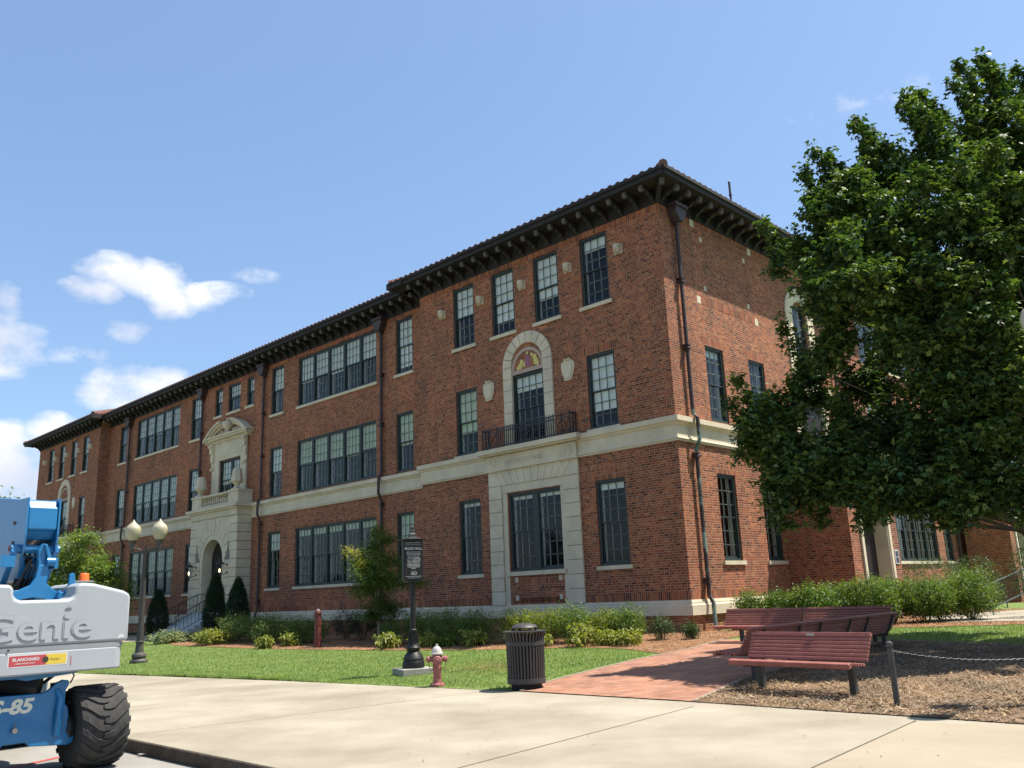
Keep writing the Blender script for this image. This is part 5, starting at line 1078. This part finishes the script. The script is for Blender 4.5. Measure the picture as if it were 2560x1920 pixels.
# red standpipe
sp_ = empty('red_standpipe', gp(-6.73, 29.66), 0, 'weathered red indicator post standing at the edge of the straw bed', 'standpipe')
RP = mat('standpipe_red', (.18, .04, .03), .6, col2=(.10, .026, .022), vscale=10)
b = MB(); b.lathe([(.12, -.05), (.115, .5), (.115, .72), (.13, .725), (.13, .75), (.112, .755), (.112, 1.08), (.13, 1.085), (.13, 1.13), (.10, 1.17)], n=18); b.lathe([(.02, .9), (.02, .94)], (.03, -.13, 0), 6); b.build('post', RP, sp_, smooth=True)
MB().lathe([(.05, 1.16), (.045, 1.22), (.02, 1.23)], n=8).build('cap', mat('worn_nut', (.45, .40, .36), .6), sp_)

# bollard and chain
BO = mat('bollard_grey', (.055, .055, .052), .45, var=.3)
bo = empty('bollard', gp(4.80, 11.88), 0, 'short dark metal bollard post with a ball top holding one end of a chain', 'bollard')
b = MB(); b.lathe([(.038, -.05), (.038, .72), (.03, .725)], n=16); b.lathe([(.018, .715), (.04, .735), (.048, .765), (.04, .795), (.015, .81)], n=16); b.lathe([(.02, .66), (.02, .68)], (.04, 0, 0), 8); b.build('post', BO, bo, smooth=True)
ch = empty('chain', gp(4.83, 11.88, .68), 0, 'thin sagging steel chain running from the bollard to the right', 'chain'); b = MB()
p0, p1 = Vector((0, 0, 0)), Vector((3.1, .2, -.02)); n = 66
for i in range(n):
    def cp(t): return p0.lerp(p1, t) + Vector((0, 0, -.32 * 4 * t * (1 - t) * .5))
    a, c_ = cp(i / n), cp((i + 1.25) / n); up = Vector((0, 0, 1)) if i % 2 else Vector((0, 1, 0)); d_ = (c_ - a); s_ = d_.cross(up).normalized() * .007
    b.tube([a - s_ * .6, a + s_ * .6 + d_ * .0, a + s_ + d_ * .3, a + s_ + d_ * .7, c_ + s_ * .4, c_ - s_ * .4, a - s_ + d_ * .7, a - s_ + d_ * .3, a - s_ * .6], .0035, 4, cap=False)
b.build('links', mat('chain_steel', (.045, .045, .048), .45, metal=.3), ch)
b2 = bo.copy()
o = copy_tree(bo); o.location = gp(7.93, 12.08); o['label'] = 'second ball topped bollard outside the right edge holding the chain end'
bpy.data.objects.remove(b2)

# benches
WD = mat('bench_slat', (.30, .108, .082), .55, col2=(.23, .078, .06), vscale=7, bump=.12, bscale=30); LEGM = mat('bench_leg', (.05, .046, .04), .5, var=.3)
def bench(p, q, face, label, nlegs=(.35,), top=.85, legpos=None):
    """p->q run of the bench in world xy, face = +1 if the sitter looks to the left of p->q"""
    p, q = Vector((*p, 0)), Vector((*q, 0)); L_ = (q - p).length; t = (q - p).normalized(); z0 = (hgt(p.x, p.y) + hgt(q.x, q.y)) / 2 - (.06 if L_ > 3 else 0)
    o = empty('slatted_bench', (p.x, p.y, z0), math.atan2(t.y, t.x), label, 'bench', 'red brown slatted benches around the brick path')
    f = face; seg = max(1, round(L_ / 2.3)); sl = L_ / seg
    b = MB()
    def slat(y, z, w_, h_, tilt, x0, x1):
        k = len(b.v); b.box(x0, x1, -w_ / 2, w_ / 2, -h_ / 2, h_ / 2); m_ = Matrix.Translation((0, y * f, z)) @ Matrix.Rotation(tilt * f, 4, 'X'); b.xf(m_, k)
    seat = MB(); back = MB()
    for sgi in range(seg):
        x0, x1 = sgi * sl + .012, (sgi + 1) * sl - .012
        b = seat
        slat(.46, .425, .075, .075, -.25, x0, x1); 
        for i in range(5): slat(.385 - i * .072, .445 - i * .008, .055, .045, .08, x0, x1)
        b = back
        for i in range(6): slat(.0 - i * .028 - .02, .475 + i * .054, .032, .047, .38, x0, x1)
        slat(-.19, .475 + 6 * .054 + .004, .055, .062, .38, x0, x1)
    seat.build('seat', WD, o, bevel=.010); back.build('backrest', WD, o, bevel=.009)
    for lx in (legpos or [x for i in range(seg) for x in (i * sl + .5, (i + 1) * sl - .35)]):
        l_ = MB(); l_.box(lx - .045, lx + .045, .02 * f - .04, .02 * f + .04, -.35, .40); l_.build('leg', LEGM, o)
        g = MB(); g.prism([(.44 * f, .35), (.44 * f, .38), (.0 * f, .41), (-.07 * f, .48), (-.22 * f, .79), (-.26 * f, .79), (-.12 * f, .48), (-.05 * f, .35)], lx - .014, lx + .014, T=lambda a, d, z: (d, a, z)); g.build('frame', LEGM, o)
    r_ = MB()
    for sgi in range(seg):
        for e_ in (.18, .5, .82):
            for i in range(6): r_.lathe([(.008, -.004), (.008, .004)], (sgi * sl + sl * e_, (-.055 - i * .028) * f, .475 + i * .054), 6, 'y')
    r_.build('bolt', LEGM, o)
    return o
bn = bench((3.55, 14.42), (4.86, 12.83), -1, 'near red brown slatted bench facing the sidewalk with a small plaque on its back', legpos=[.26, 1.80])
MB().box(1.02, 1.15, .148, .156, .785, .822).build('plaque', mat('plaque_metal', (.35, .36, .36), .35, metal=.6), bn)
bench((3.52, 14.8), (7.95, 19.5), 1, 'long middle bench seen from behind, its top rail running away to the right')
bench((5.03, 22.45), (8.0, 19.6), -1, 'far dark bench facing the camera in front of the hedge')

# twin globe street lamps
LPM = mat('lamp_post_grey', (.06, .055, .05), .6, var=.2, vscale=5); GLB = mat('lamp_globe', (.50, .455, .31), .35, spec=.5)
GLB.node_tree.nodes['Principled BSDF'].inputs['Transmission Weight'].default_value = .25; GLB.node_tree.nodes['Principled BSDF'].inputs['Subsurface Weight'].default_value = .3
def lamp(x, y, sc_, rz, label, hx=0):
    o = empty('street_lamp', gp(x, y), rz, label, 'street lamp', 'twin globe street lamps'); o.scale = (1.12, 1, 1) if hx < .5 else (1, 1, 1); k = sc_; hx_ = hx
    b = MB(); b.lathe([(.24, -.05), (.24, .07), (.2, .1), (.17, .14), (.2, .2), (.185, .26), (.12, .31), (.11, .38), (.10, .58), (.115, .6), (.115, .64), (.085, .66), (.082, .9)], n=24)
    b.lathe([(.085, .85), (.062, 3.0 + hx), (.07, 3.02 + hx), (.06, 3.08 + hx)], n=12); 
    for j in range(10): t = j * .628; b.tube([(.1 * math.cos(t), .1 * math.sin(t), .33), (.078 * math.cos(t), .078 * math.sin(t), 1.2)], .006, 4)
    b.lathe([(.035, 3.06 + hx), (.05, 3.12 + hx), (.02, 3.18 + hx), (.035, 3.22 + hx), (.01, 3.3 + hx)], n=10); b.build('post', LPM, o, smooth=True)
    for sx in (-1, 1):
        b = MB(); b.tube([(0, 0, 3.0 + hx), (sx * .1, 0, 3.14 + hx), (sx * .22, 0, 3.2 + hx), (sx * .36, 0, 3.22 + hx)], [.045, .035, .03, .03], 8)
        b.lathe([(.03, 3.1 + hx), (.06, 3.16 + hx), (.05, 3.22 + hx), (.08, 3.3 + hx), (.075, 3.36 + hx), (.10, 3.42 + hx), (.115, 3.44 + hx), (.115, 3.47 + hx)], (sx * .38, 0, 0), 14); a_ = b.build('arm', LPM, o, smooth=True)
        b = MB(); b.lathe([(.10, 3.47 + hx), (.15, 3.54 + hx), (.195, 3.66 + hx), (.215, 3.78 + hx), (.205, 3.86 + hx), (.19, 3.89 + hx), (.17, 3.93 + hx), (.10, 4.0 + hx), (.05, 4.05 + hx), (.03, 4.09 + hx), (.006, 4.14 + hx)], (sx * .38, 0, 0), 24)
        b.build('globe', GLB, o, smooth=True)
    return o
lamp(-11.85, 27.9, 1, R(0), 'grey street lamp with two cream globes on the lawn left of the entrance', .27)
lamp(7.28, 11.35, 1, R(49), 'street lamp with a cream globe just showing at the right edge beside the maple', 1.05)

# ramp railing and notice panels
rl = empty('ramp_railing', (15.3, 29.7, .32), 0, 'dark green metal railing sloping up along the ramp behind the hedge', 'railing')
GR = mat('railing_green', (.045, .06, .05), .5); b = MB(); A_, B_ = Vector((0, 0, -.05)), Vector((2.3, 1.2, .55)); n = 26
b.tube([A_ + Vector((0, 0, .98)), B_ + Vector((0, 0, .98))], .03, 6); b.tube([A_ + Vector((0, 0, .22)), B_ + Vector((0, 0, .22))], .03, 6)
for i in range(n + 1):
    p = A_.lerp(B_, i / n); b.tube([p + Vector((0, 0, .0 if i % 8 == 4 else .22)), p + Vector((0, 0, .98))], .02 if i % 8 == 4 else .009, 5)
b.build('rail', GR, rl)
for k, (v0, off_) in enumerate(((10.11, 2.33), (29.4, 2.1))):
    s_ = empty('door_notice', CB, hall.rotation_euler.z, 'small framed navy notice panel beside the nearer stone doorway' if not k else 'small framed notice panel at the right picture edge beside the farther doorway', 'notice panel')
    MB().box(v0 - .17, v0 + .17, .0, .03, 2.18, 2.68, right(-off_)).build('frame', WH, s_)
    b = MB(); b.box(v0 - .13, v0 + .13, .03, .036, 2.44, 2.64, right(-off_)); b.box(v0 - .13, v0 + .13, .03, .036, 2.22, 2.41, right(-off_)); b.build('panel', mat('navy_panel', (.03, .03, .06), .4), s_)

# ------------------------------------------------------------------ boom lift (frame: x to the kerb, y away along the street)
LX, LY = DR.copy(), DL.copy()
lf = bpy.data.objects.new('boom_lift', None); COL.objects.link(lf); mx = Matrix((LX, LY, Vector((0, 0, -1)))).transposed().to_4x4()
tag(lf, 'blue and white self propelled boom lift parked at the kerb, its white tail facing us', 'boom lift')
lf.location = (-5.056, 11.118, -.15)
# right handed: local x = DR, local y = DL, z up needs a mirrored pair, so use x = -DR side by side with y = DL
lf.rotation_euler = (0, 0, math.atan2(-DR.y, -DR.x))    # local x = -DR, local y = -DL ... see Q()
def Q(w_, o_, z): return (-w_, -o_ * (1 if True else 1), z + .15)      # w along DR, o along DL, z world height
# check: local x axis = -DR ; local y axis = Rz90(-DR) = DL * (+1) or (-1)
ya = Vector((-(-DR.y), -DR.x, 0)); sgn = 1 if ya.dot(DL) > 0 else -1
def Q(w_, o_, z): return (-w_, sgn * o_, z + .15)
TQ = lambda a, d, z: Q(a, d, z)     # a = w, d = o
BLU = mat('lift_blue', (.010, .145, .33), .38, col2=(.009, .12, .28), vscale=3, spec=.5, coat=.2); GWH = mat('lift_white', (.315, .335, .35), .42, var=.05, vscale=2, spec=.5); TYRE = mat('tyre_rubber', (.035, .033, .031), .85, var=.3, vscale=12, bump=.2); HYD = mat('hose_black', (.010, .010, .011), .6); GREYB = mat('band_grey', (.22, .23, .24), .5, var=.1); ORG = mat('beacon_orange', (.75, .13, .02), .3)
def part(mb_, name, m_, parent=lf, **k): return mb_.build(name, m_, parent, **k)
# tail / counterweight: body with rounded corners, waist groove and notch in the top
def rbox(b, a0, a1, d0, d1, z0, z1, r, n=5):   # vertical edges rounded
    pts = []
    for cx_, cy_, t0 in ((a1 - r, d1 - r, 0), (a0 + r, d1 - r, 90), (a0 + r, d0 + r, 180), (a1 - r, d0 + r, 270)):
        for i in range(n + 1): t = R(t0 + 90 * i / n); pts.append((cx_ + r * math.cos(t), cy_ + r * math.sin(t)))
    k = len(b.v); m_ = len(pts)
    for z in (z0, z1): b.v += [Q(x, y, z) for x, y in pts]
    b.f += [tuple(range(k + m_ - 1, k - 1, -1)), tuple(range(k + m_, k + 2 * m_))] + [(k + i, k + (i + 1) % m_, k + m_ + (i + 1) % m_, k + m_ + i) for i in range(m_)]
WR, WL, YF = -.07, -1.95, -.62
tb = MB(); cw_ = [(WL, 1.257), (WR, 1.257), (WR, 1.76), (WR - .02, 1.80), (WR - .08, 1.835), (WR - .25, 1.88), (-.50, 1.925), (-.62, 1.935), (-.675, 1.925), (-.70, 1.89), (-.705, 1.82), (-.725, 1.775), (-.78, 1.755), (-1.27, 1.755), (-1.325, 1.775), (-1.345, 1.82), (-1.35, 1.88), (-1.38, 1.925), (-1.5, 1.93), (WL + .2, 1.86), (WL, 1.76)]
tb.prism(cw_, YF, YF + .95, TQ)
tail = part(tb, 'counterweight', GWH, smooth=True, bevel=.035)
tb = MB(); rbox(tb, WL + .03, WR - .045, YF + .01, YF + .9, .955, 1.205, .1); part(tb, 'lower_counterweight', GWH, tail, smooth=True, bevel=.02)
tb = MB(); rbox(tb, WL + .025, WR - .03, YF + .012, YF + .92, 1.2, 1.26, .1); tb.box(WL + .1, WR - .2, YF - .004, YF + .2, 1.205, 1.25, TQ) if False else None
part(tb, 'waist_band', GREYB, tail, smooth=True)
def hump(a0, a1, zl, zr, name):
    b = MB(); n = 10; ys = [YF + .0, YF + .95]; prof_ = [(a0 + (a1 - a0) * i / n, zl + (zr - zl) * (i / n) ** 1.6) for i in range(n + 1)]
    prof_[0] = (a0, zl - .06); prof_.insert(1, (a0 + .012, zl - .015)); prof_.insert(2, (a0 + .04, zl)); prof_[-1] = (a1, zr - .05); prof_.insert(-1, (a1 - .02, zr - .012)); prof_.insert(-2, (a1 - .06, zr))if False else None
    b.prism([(a0, 1.715)] + prof_ + [(a1, 1.715)], ys[0], ys[1], TQ); return part(b, name, GWH, tail, smooth=True, bevel=.035)


if False:
  b = MB(); b.prism([(-1.95, 1.715), (-1.95, 1.78), (-1.9, 1.83), (-1.42, 1.93), (-1.37, 1.90), (-1.35, 1.84), (-1.35, 1.715)], YF, YF + .95, TQ); part(b, 'engine_cover', GWH, tail, smooth=True, bevel=.03)
# raised lettering on the tail
XW = (-Vector((1, 0, 0)) if False else Vector(Q(1, 0, 0)) - Vector(Q(0, 0, 0)))
LETG = mat('letter_white', (.315, .335, .35), .45); LETS = mat('letter_edge_shade', (.24, .25, .26), .6)  # grey copy behind the letters paints in the shading of embossed edges
gt = Vector(Q(-1.645, YF - .004, 1.335)); text('lettering', 'Genie', .395, gt, XW, (0, 0, 1), LETS, tail, extrude=.003, sx=1.21, offset=.006, space=.98)
text('lettering', 'Genie', .395, Vector(Q(-1.64, YF - .008, 1.330)), XW, (0, 0, 1), LETG, tail, extrude=.003, sx=1.21, offset=.004, space=.995)
MB().prism([(-.80, 1.655), (-.73, 1.655), (-.765, 1.69)], YF - .012, YF - .001, TQ).build('lettering', LETS, tail)
# sticker
RED = mat('sticker_red', (.38, .05, .06), .45); YEL = mat('sticker_yellow', (.55, .40, .05), .45); STW = mat('sticker_white', (.5, .49, .47), .45)
def sheet(a0, a1, z0, z1, d, m_, name, t=.001): return MB().box(a0, a1, YF + .01 - d - t, YF + .01 - d, z0, z1, TQ).build(name, m_, tail)
sheet(-1.345, -.735, 1.045, 1.178, .0005, STW, 'sticker'); sheet(-1.332, -.96, 1.057, 1.166, .0016, RED, 'sticker'); sheet(-.9599, -.748, 1.057, 1.166, .0016, YEL, 'sticker')
stx = lambda body, size, a, z, m_, **k: text('sticker_lettering', body, size, Vector(Q(a, YF + .01 - .0035, z)), XW, (0, 0, 1), m_, tail, extrude=.0004, **k)
stx('BLANCHARD', .045, -1.30, 1.112, STW, sx=1.02, offset=.0016); stx('1-800-RENT-CAT', .021, -1.28, 1.078, STW, sx=1.25, space=1.1, offset=.0005)
MB().lathe([(.033, -.001), (.033, .001)], Q(-.965, YF + .0065, 1.112), 20, 'y').build('sticker', mat('sticker_black', (.04, .035, .02), .5), tail)
stx('CAT', .029, -.993, 1.102, STW, sx=.95, offset=.0016); stx('Rental', .038, -.915, 1.1, mat('sticker_ink', (.22, .17, .03), .5), sx=.98)
MB().box(-.70, -.692, YF + .008, YF + .0095, 1.03, 1.13, TQ).build('paint_scrape', RED, tail)
MB().prism([(-.2, 1.29), (-.19, 1.31), (-.17, 1.345), (-.16, 1.33), (-.14, 1.34), (-.12, 1.31), (-.13, 1.29), (-.15, 1.30), (-.17, 1.29)], YF - .002, YF - .0005, TQ).build('paint_scrape', STW, tail)
MB().lathe([(.012, 0), (.012, .004)], Q(-1.35, YF + .002, 1.23), 8, 'y').build('bolt', HYD, tail)
# turntable below the tail
b = MB(); b.prism([(-1.9, .92), (-1.9, .99), (-.45, .99), (-.6, .93), (-1.1, .89), (-1.2, .92)], YF + .15, YF + 2.6, TQ); b.lathe([(.62, .80), (.62, .93)], Q(-1.05, .95, -.15), 24); part(b, 'turntable', BLU)
b = MB(); b.lathe([(.085, .70), (.085, .96)], Q(-.60, .0, -.15), 12); b.tube([Q(-.66, -.1, .93), Q(-.8, -.15, .84), Q(-1.0, -.15, .80)], .02, 6); b.tube([Q(-.50, -.1, .95), Q(-.47, -.12, .88), Q(-.50, -.1, .80)], .009, 5); b.tube([Q(-.9, -.3, .80), Q(-1.2, -.1, .86), Q(-1.7, .1, .84)], .12, 8); part(b, 'steering_cylinder', HYD)
# chassis end plate, set back under the tail
Q9 = Q
def Q(w_, o_, z): return Q9(w_ + .085, o_ + .25, z - .022)
TQ = lambda a, d, z: Q(a, d, z)
b = MB(); b.prism([(-2.1, .25), (-2.1, .78), (-1.34, .765), (-.98, .76), (-.92, .775), (-.82, .86), (-.76, .885), (-.70, .875), (-.685, .84), (-.72, .77), (-.72, .62), (-.685, .58), (-.67, .5), (-.68, .35), (-.60, .3), (-.60, .2), (-.66, .175), (-1.06, .21), (-1.11, .26), (-1.33, .26), (-1.37, .2), (-1.5, .17)], -.62, -.56, TQ)
b.box(-2.0, -.8, -.559, 4.2, .3, .7, TQ)
ch_ = part(b, 'chassis', BLU, bevel=.012)
b = MB(); b.tube([Q(-.80, -.63, .30), Q(-.79, -.66, .5), Q(-.78, -.65, .70), Q(-.82, -.62, .78)], [.035, .045, .04, .03], 8); b.box(-1.96, -.3, -.2, .2, .2, .42, TQ); part(b, 'axle', BLU, ch_)
b = MB(); b.lathe([(.028, 0), (.028, .03)], Q(-1.24, -.66, .40), 10, 'y'); b.tube([Q(-1.24, -.645, .42), Q(-1.235, -.65, .47)], .008, 5); part(b, 'tow_eye', mat('worn_steel', (.2, .18, .16), .5, metal=.5), ch_)
text('lettering', 'S-85', .205, Vector(Q(-1.49, -.6225, .575)), XW, (0, 0, 1), mat('decal_cream', (.62, .60, .50), .5), ch_, extrude=.001, sx=1.15, shear=.22, offset=.008)
b = MB(); b.tube([Q(-.33, -.35, .5), Q(-.45, -.2, .62), Q(-.6, -.1, .7)], .035, 6); b.tube([Q(-.4, -.3, .55), Q(-.55, -.45, .66), Q(-.66, -.5, .6)], .025, 6); part(b, 'hydraulic_hose', HYD, ch_)
# wheels with deep chevron lugs
Q = Q9
TQ = lambda a, d, z: Q(a, d, z)
RW = .46
def wheel(w0, w1, o_, name='wheel', zc=None):
    zc = RW - .15; W_ = w1 - w0; c = (w0 + w1) / 2; root = empty(name); root.parent = lf; root.location = Q(c, o_, zc)
    b = MB(); b.lathe([(.26, -W_ / 2 + .02), (.33, -W_ / 2), (.41, -W_ / 2 + .01), (.435, -W_ / 2 + .05), (.440, 0), (.435, W_ / 2 - .05), (.41, W_ / 2 - .01), (.33, W_ / 2), (.26, W_ / 2 - .02)], n=48, axis='x'); b.build('tyre', TYRE, root, smooth=True)
    b = MB(); nl_ = 18
    for sd in (-1, 1):
        for i in range(nl_):
            t0 = 2 * math.pi * (i + (.5 if sd > 0 else 0)) / nl_; n = 5; k = len(b.v)
            for j in range(n + 1):
                f = j / n; x = sd * (W_ / 2 * (1.0 - f * 1.12)); bend = .36 * max(0, 1 - f * 1.5) ; th = t0 + sd * 0 + bend * -1 * 1.0; wd_ = .075 if f < .95 else .055
                hh = RW if f > .12 else RW - .025
                for r_ in (.425, hh):
                    for dth in (-wd_, wd_):
                        a = th + dth; b.v.append((x, r_ * math.sin(a), r_ * math.cos(a)))
            for j in range(n):
                o0 = k + j * 4; b.f += [(o0 + 2, o0 + 3, o0 + 7, o0 + 6), (o0, o0 + 2, o0 + 6, o0 + 4), (o0 + 1, o0 + 5, o0 + 7, o0 + 3)]
            b.f += [(k, k + 1, k + 3, k + 2), (k + n * 4, k + n * 4 + 2, k + n * 4 + 3, k + n * 4 + 1)]
    b.build('tread_lugs', TYRE, root, bevel=.006)
    b = MB(); b.lathe([(.24, -W_ / 2 + .03), (.26, -W_ / 2 + .02), (.26, W_ / 2 - .02), (.2, W_ / 2 - .06), (.2, -W_ / 2 + .1)], n=32, axis='x'); b.lathe([(.12, -W_ / 2 - .0), (.13, W_ / 2)], n=16, axis='x'); b.build('rim', mat('rim_blue', (.02, .09, .25), .5), root)
    b = MB(); b.lathe([(.17, 0), (.19, .1), (.15, .2), (.10, .26)], (W_ / 2 - .06, 0, 0), 14, 'x'); b.build('hub_drive', HYD, root)
    return root
wheel(-.52, .02, -.2); wheel(-.52, .02, 2.6); wheel(-2.42, -1.88, -.2); wheel(-2.42, -1.88, 2.6)
# boom and riser
Q0 = Q
def Q(w_, o_, z): return Q0(w_ + .18, o_, z + .07 * max(0, (z - 1.8)))
TQ = lambda a, d, z: Q(a, d, z)
b = MB(); zb = [(YF + .55, 2.5), (YF + .5, 2.53), (YF + .5, 2.76), (YF + .58, 2.85), (YF + 3.8, 3.22), (YF + 3.8, 2.5), (YF + 1.2, 2.36), (YF + .62, 2.42)]
b.prism(zb, -1.30, -.98, lambda a, d, z: Q(d, a, z)); bm_ = part(b, 'boom', BLU, bevel=.012)
b = MB(); b.prism([(YF + .49, 2.47), (YF + .49, 2.87), (YF + 1.6, 2.89), (YF + 1.5, 2.3), (YF + .8, 2.24), (YF + .6, 2.2), (YF + .52, 2.3)], -.975, -.955, lambda a, d, z: Q(d, a, z)); b.prism([(YF + .49, 2.47), (YF + .49, 2.87), (YF + 1.6, 2.89), (YF + 1.5, 2.3), (YF + .8, 2.24), (YF + .6, 2.2), (YF + .52, 2.3)], -1.325, -1.305, lambda a, d, z: Q(d, a, z)); part(b, 'pivot_plate', BLU, bm_)
b = MB(); b.tube([Q(-1.43, YF + .62, 2.32), Q(-.90, YF + .62, 2.31)], .052, 16); part(b, 'pivot_pin', BLU, bm_, smooth=True)
b = MB()
for a in (-1.40, -.95):
    b.prism([(YF + .58, 2.36), (YF + .68, 2.36), (YF + .74, 2.2), (YF + 1.5, 1.75), (YF + 1.1, 1.7), (YF + .66, 2.15), (YF + .56, 2.28)], a - .035, a + .035, lambda a_, d, z: Q(d, a_, z))
part(b, 'lift_link', BLU, bm_, bevel=.01)
b = MB()  # front weldment shaped like a wide foot rising to a narrow head
foot = [(-1.62, 1.72), (-1.62, 1.86), (-1.36, 1.87), (-1.24, 1.92), (-1.19, 2.0), (-1.17, 2.13), (-1.07, 2.15), (-1.05, 2.05), (-1.07, 1.94), (-1.0, 1.88), (-.93, 1.84), (-.93, 1.72), (-1.02, 1.72), (-1.07, 1.77), (-1.2, 1.79), (-1.32, 1.77), (-1.36, 1.72)]
b.prism(foot, YF + .42, YF + .47, TQ); b.prism([(-1.16, 2.08), (-1.08, 2.1), (-1.1, 2.36), (-1.13, 2.37), (-1.18, 2.3)], YF + .44, YF + .52, TQ); b.prism([(-1.13, 2.36), (-1.10, 2.36), (-1.03, 2.2), (-1.07, 2.17)], YF + .40, YF + .5, TQ)
b.prism([(YF + .45, 1.72), (YF + .45, 2.1), (YF + .8, 2.0), (YF + 1.6, 1.72)], -1.16, -1.12, lambda a_, d, z: Q(d, a_, z))
part(b, 'riser', BLU, bm_, bevel=.01)
b = MB(); b.tube([Q(-1.09, YF + .42, 2.17), Q(-1.0, YF + .42, 2.17)], .05, 14); part(b, 'pivot_pin', BLU, bm_, smooth=True)
b = MB(); b.tube([Q(-1.25, YF + .9, 1.75), Q(-1.2, YF + .75, 2.25)], .07, 12); b.tube([Q(-1.02, YF + .9, 1.75), Q(-1.05, YF + .8, 2.2)], .05, 10); b.tube([Q(-1.4, YF + .7, 1.8), Q(-1.28, YF + .62, 2.0), Q(-1.2, YF + .6, 2.2)], .018, 6); part(b, 'lift_cylinder', HYD, bm_, smooth=True)
for k_ in range(5): b = MB(); x_ = -1.34 + k_ * .055; b.tube([Q(x_, YF + .75, 1.72), Q(x_ + .03, YF + .62 + .02 * k_, 1.9), Q(x_ + .10, YF + .6, 2.1 + .02 * k_), Q(x_ + .12, YF + .8, 2.3)], .012, 6); part(b, 'hydraulic_hose', HYD, bm_, smooth=True)
RUSTM = mat('rusty_bolt', (.16, .06, .03), .8)
for a_, z_ in ((-1.315, 2.62), (-1.315, 2.40)): b = MB(); b.lathe([(.022, 0), (.022, .012)], Q(a_ - .012, YF + .9, z_), 8, 'x'); part(b, 'bolt', RUSTM, bm_)
b = MB(); b.lathe([(.035, 0), (.035, .012), (.02, .018)], Q(-1.43, YF + .62, 2.32), 12, 'x'); part(b, 'bolt', RUSTM, bm_)
b = MB(); b.prism([(-.90, 1.72), (-.76, 1.72), (-.755, 1.93), (-.79, 1.94), (-.80, 2.03), (-.83, 2.045), (-.86, 2.02), (-.865, 1.9), (-.89, 1.85)], YF + .3, YF + .34, TQ); b.prism([(-.96, 1.72), (-.90, 1.72), (-.90, 1.85), (-.95, 1.86)], YF + .36, YF + .4, TQ); b.box(-.95, -.76, YF + .34, YF + .9, 1.72, 1.84, TQ); part(b, 'cover_bracket', BLU, bm_, bevel=.008)
b = MB(); b.box(-.78, -.55, YF + .38, YF + .56, 1.945, 1.96, TQ); b.tube([Q(-.77, YF + .4, 1.95), Q(-.74, YF + .45, 1.92), Q(-.60, YF + .47, 1.93)], .012, 5); part(b, 'beacon_shelf', GREYB, bm_)
b = MB(); b.lathe([(.062, .0), (.055, .02), (.055, .07), (.045, .085), (.02, .09)], Q(-.635, YF + .47, 1.962 - .0), 20); part(b, 'beacon', ORG, bm_, smooth=True)
b = MB(); b.box(-1.55, -1.40, YF + .5, YF + .6, 2.12, 2.24, TQ); part(b, 'stop_block', BLU, bm_); b = MB(); b.box(-.97, -.93, YF + .5, YF + .7, 2.1, 2.22, TQ); part(b, 'stop_block', BLU, bm_)
b = MB(); b.box(-1.30, -.98, YF + .7, YF + 3.2, 2.0, 2.25, TQ); b.box(-1.9, -.7, YF + .96, YF + 2.6, 1.0, 1.7, TQ); part(b, 'engine_housing', BLU)
# painted number on the kerb
text('kerb_number', '85', .115, (0, 0, 0), (1, 0, 0), (0, 0, 1), mat('kerb_paint', (.42, .38, .34), .9), None, extrude=.0008)
kn = [o for o in bpy.data.objects if o.name.startswith('kerb_number')][0]
kp = DL * (-3.72 + .0) + CB; 
pk = Vector((-4.78, 11.43, 0)); s_k = pk.x * DR.x + pk.y * DR.y; pk = pk + DR * (KS - s_k - .004); pk.z = -.118
x_ = -DL.normalized(); n_ = x_.cross(Vector((0, 0, 1))); m_ = Matrix((x_, Vector((0, 0, 1)), n_)).transposed().to_4x4(); m_.translation = pk; kn.matrix_world = m_
tag(kn, 'white number painted on the dark kerb face beside the big tyre', 'painted number')
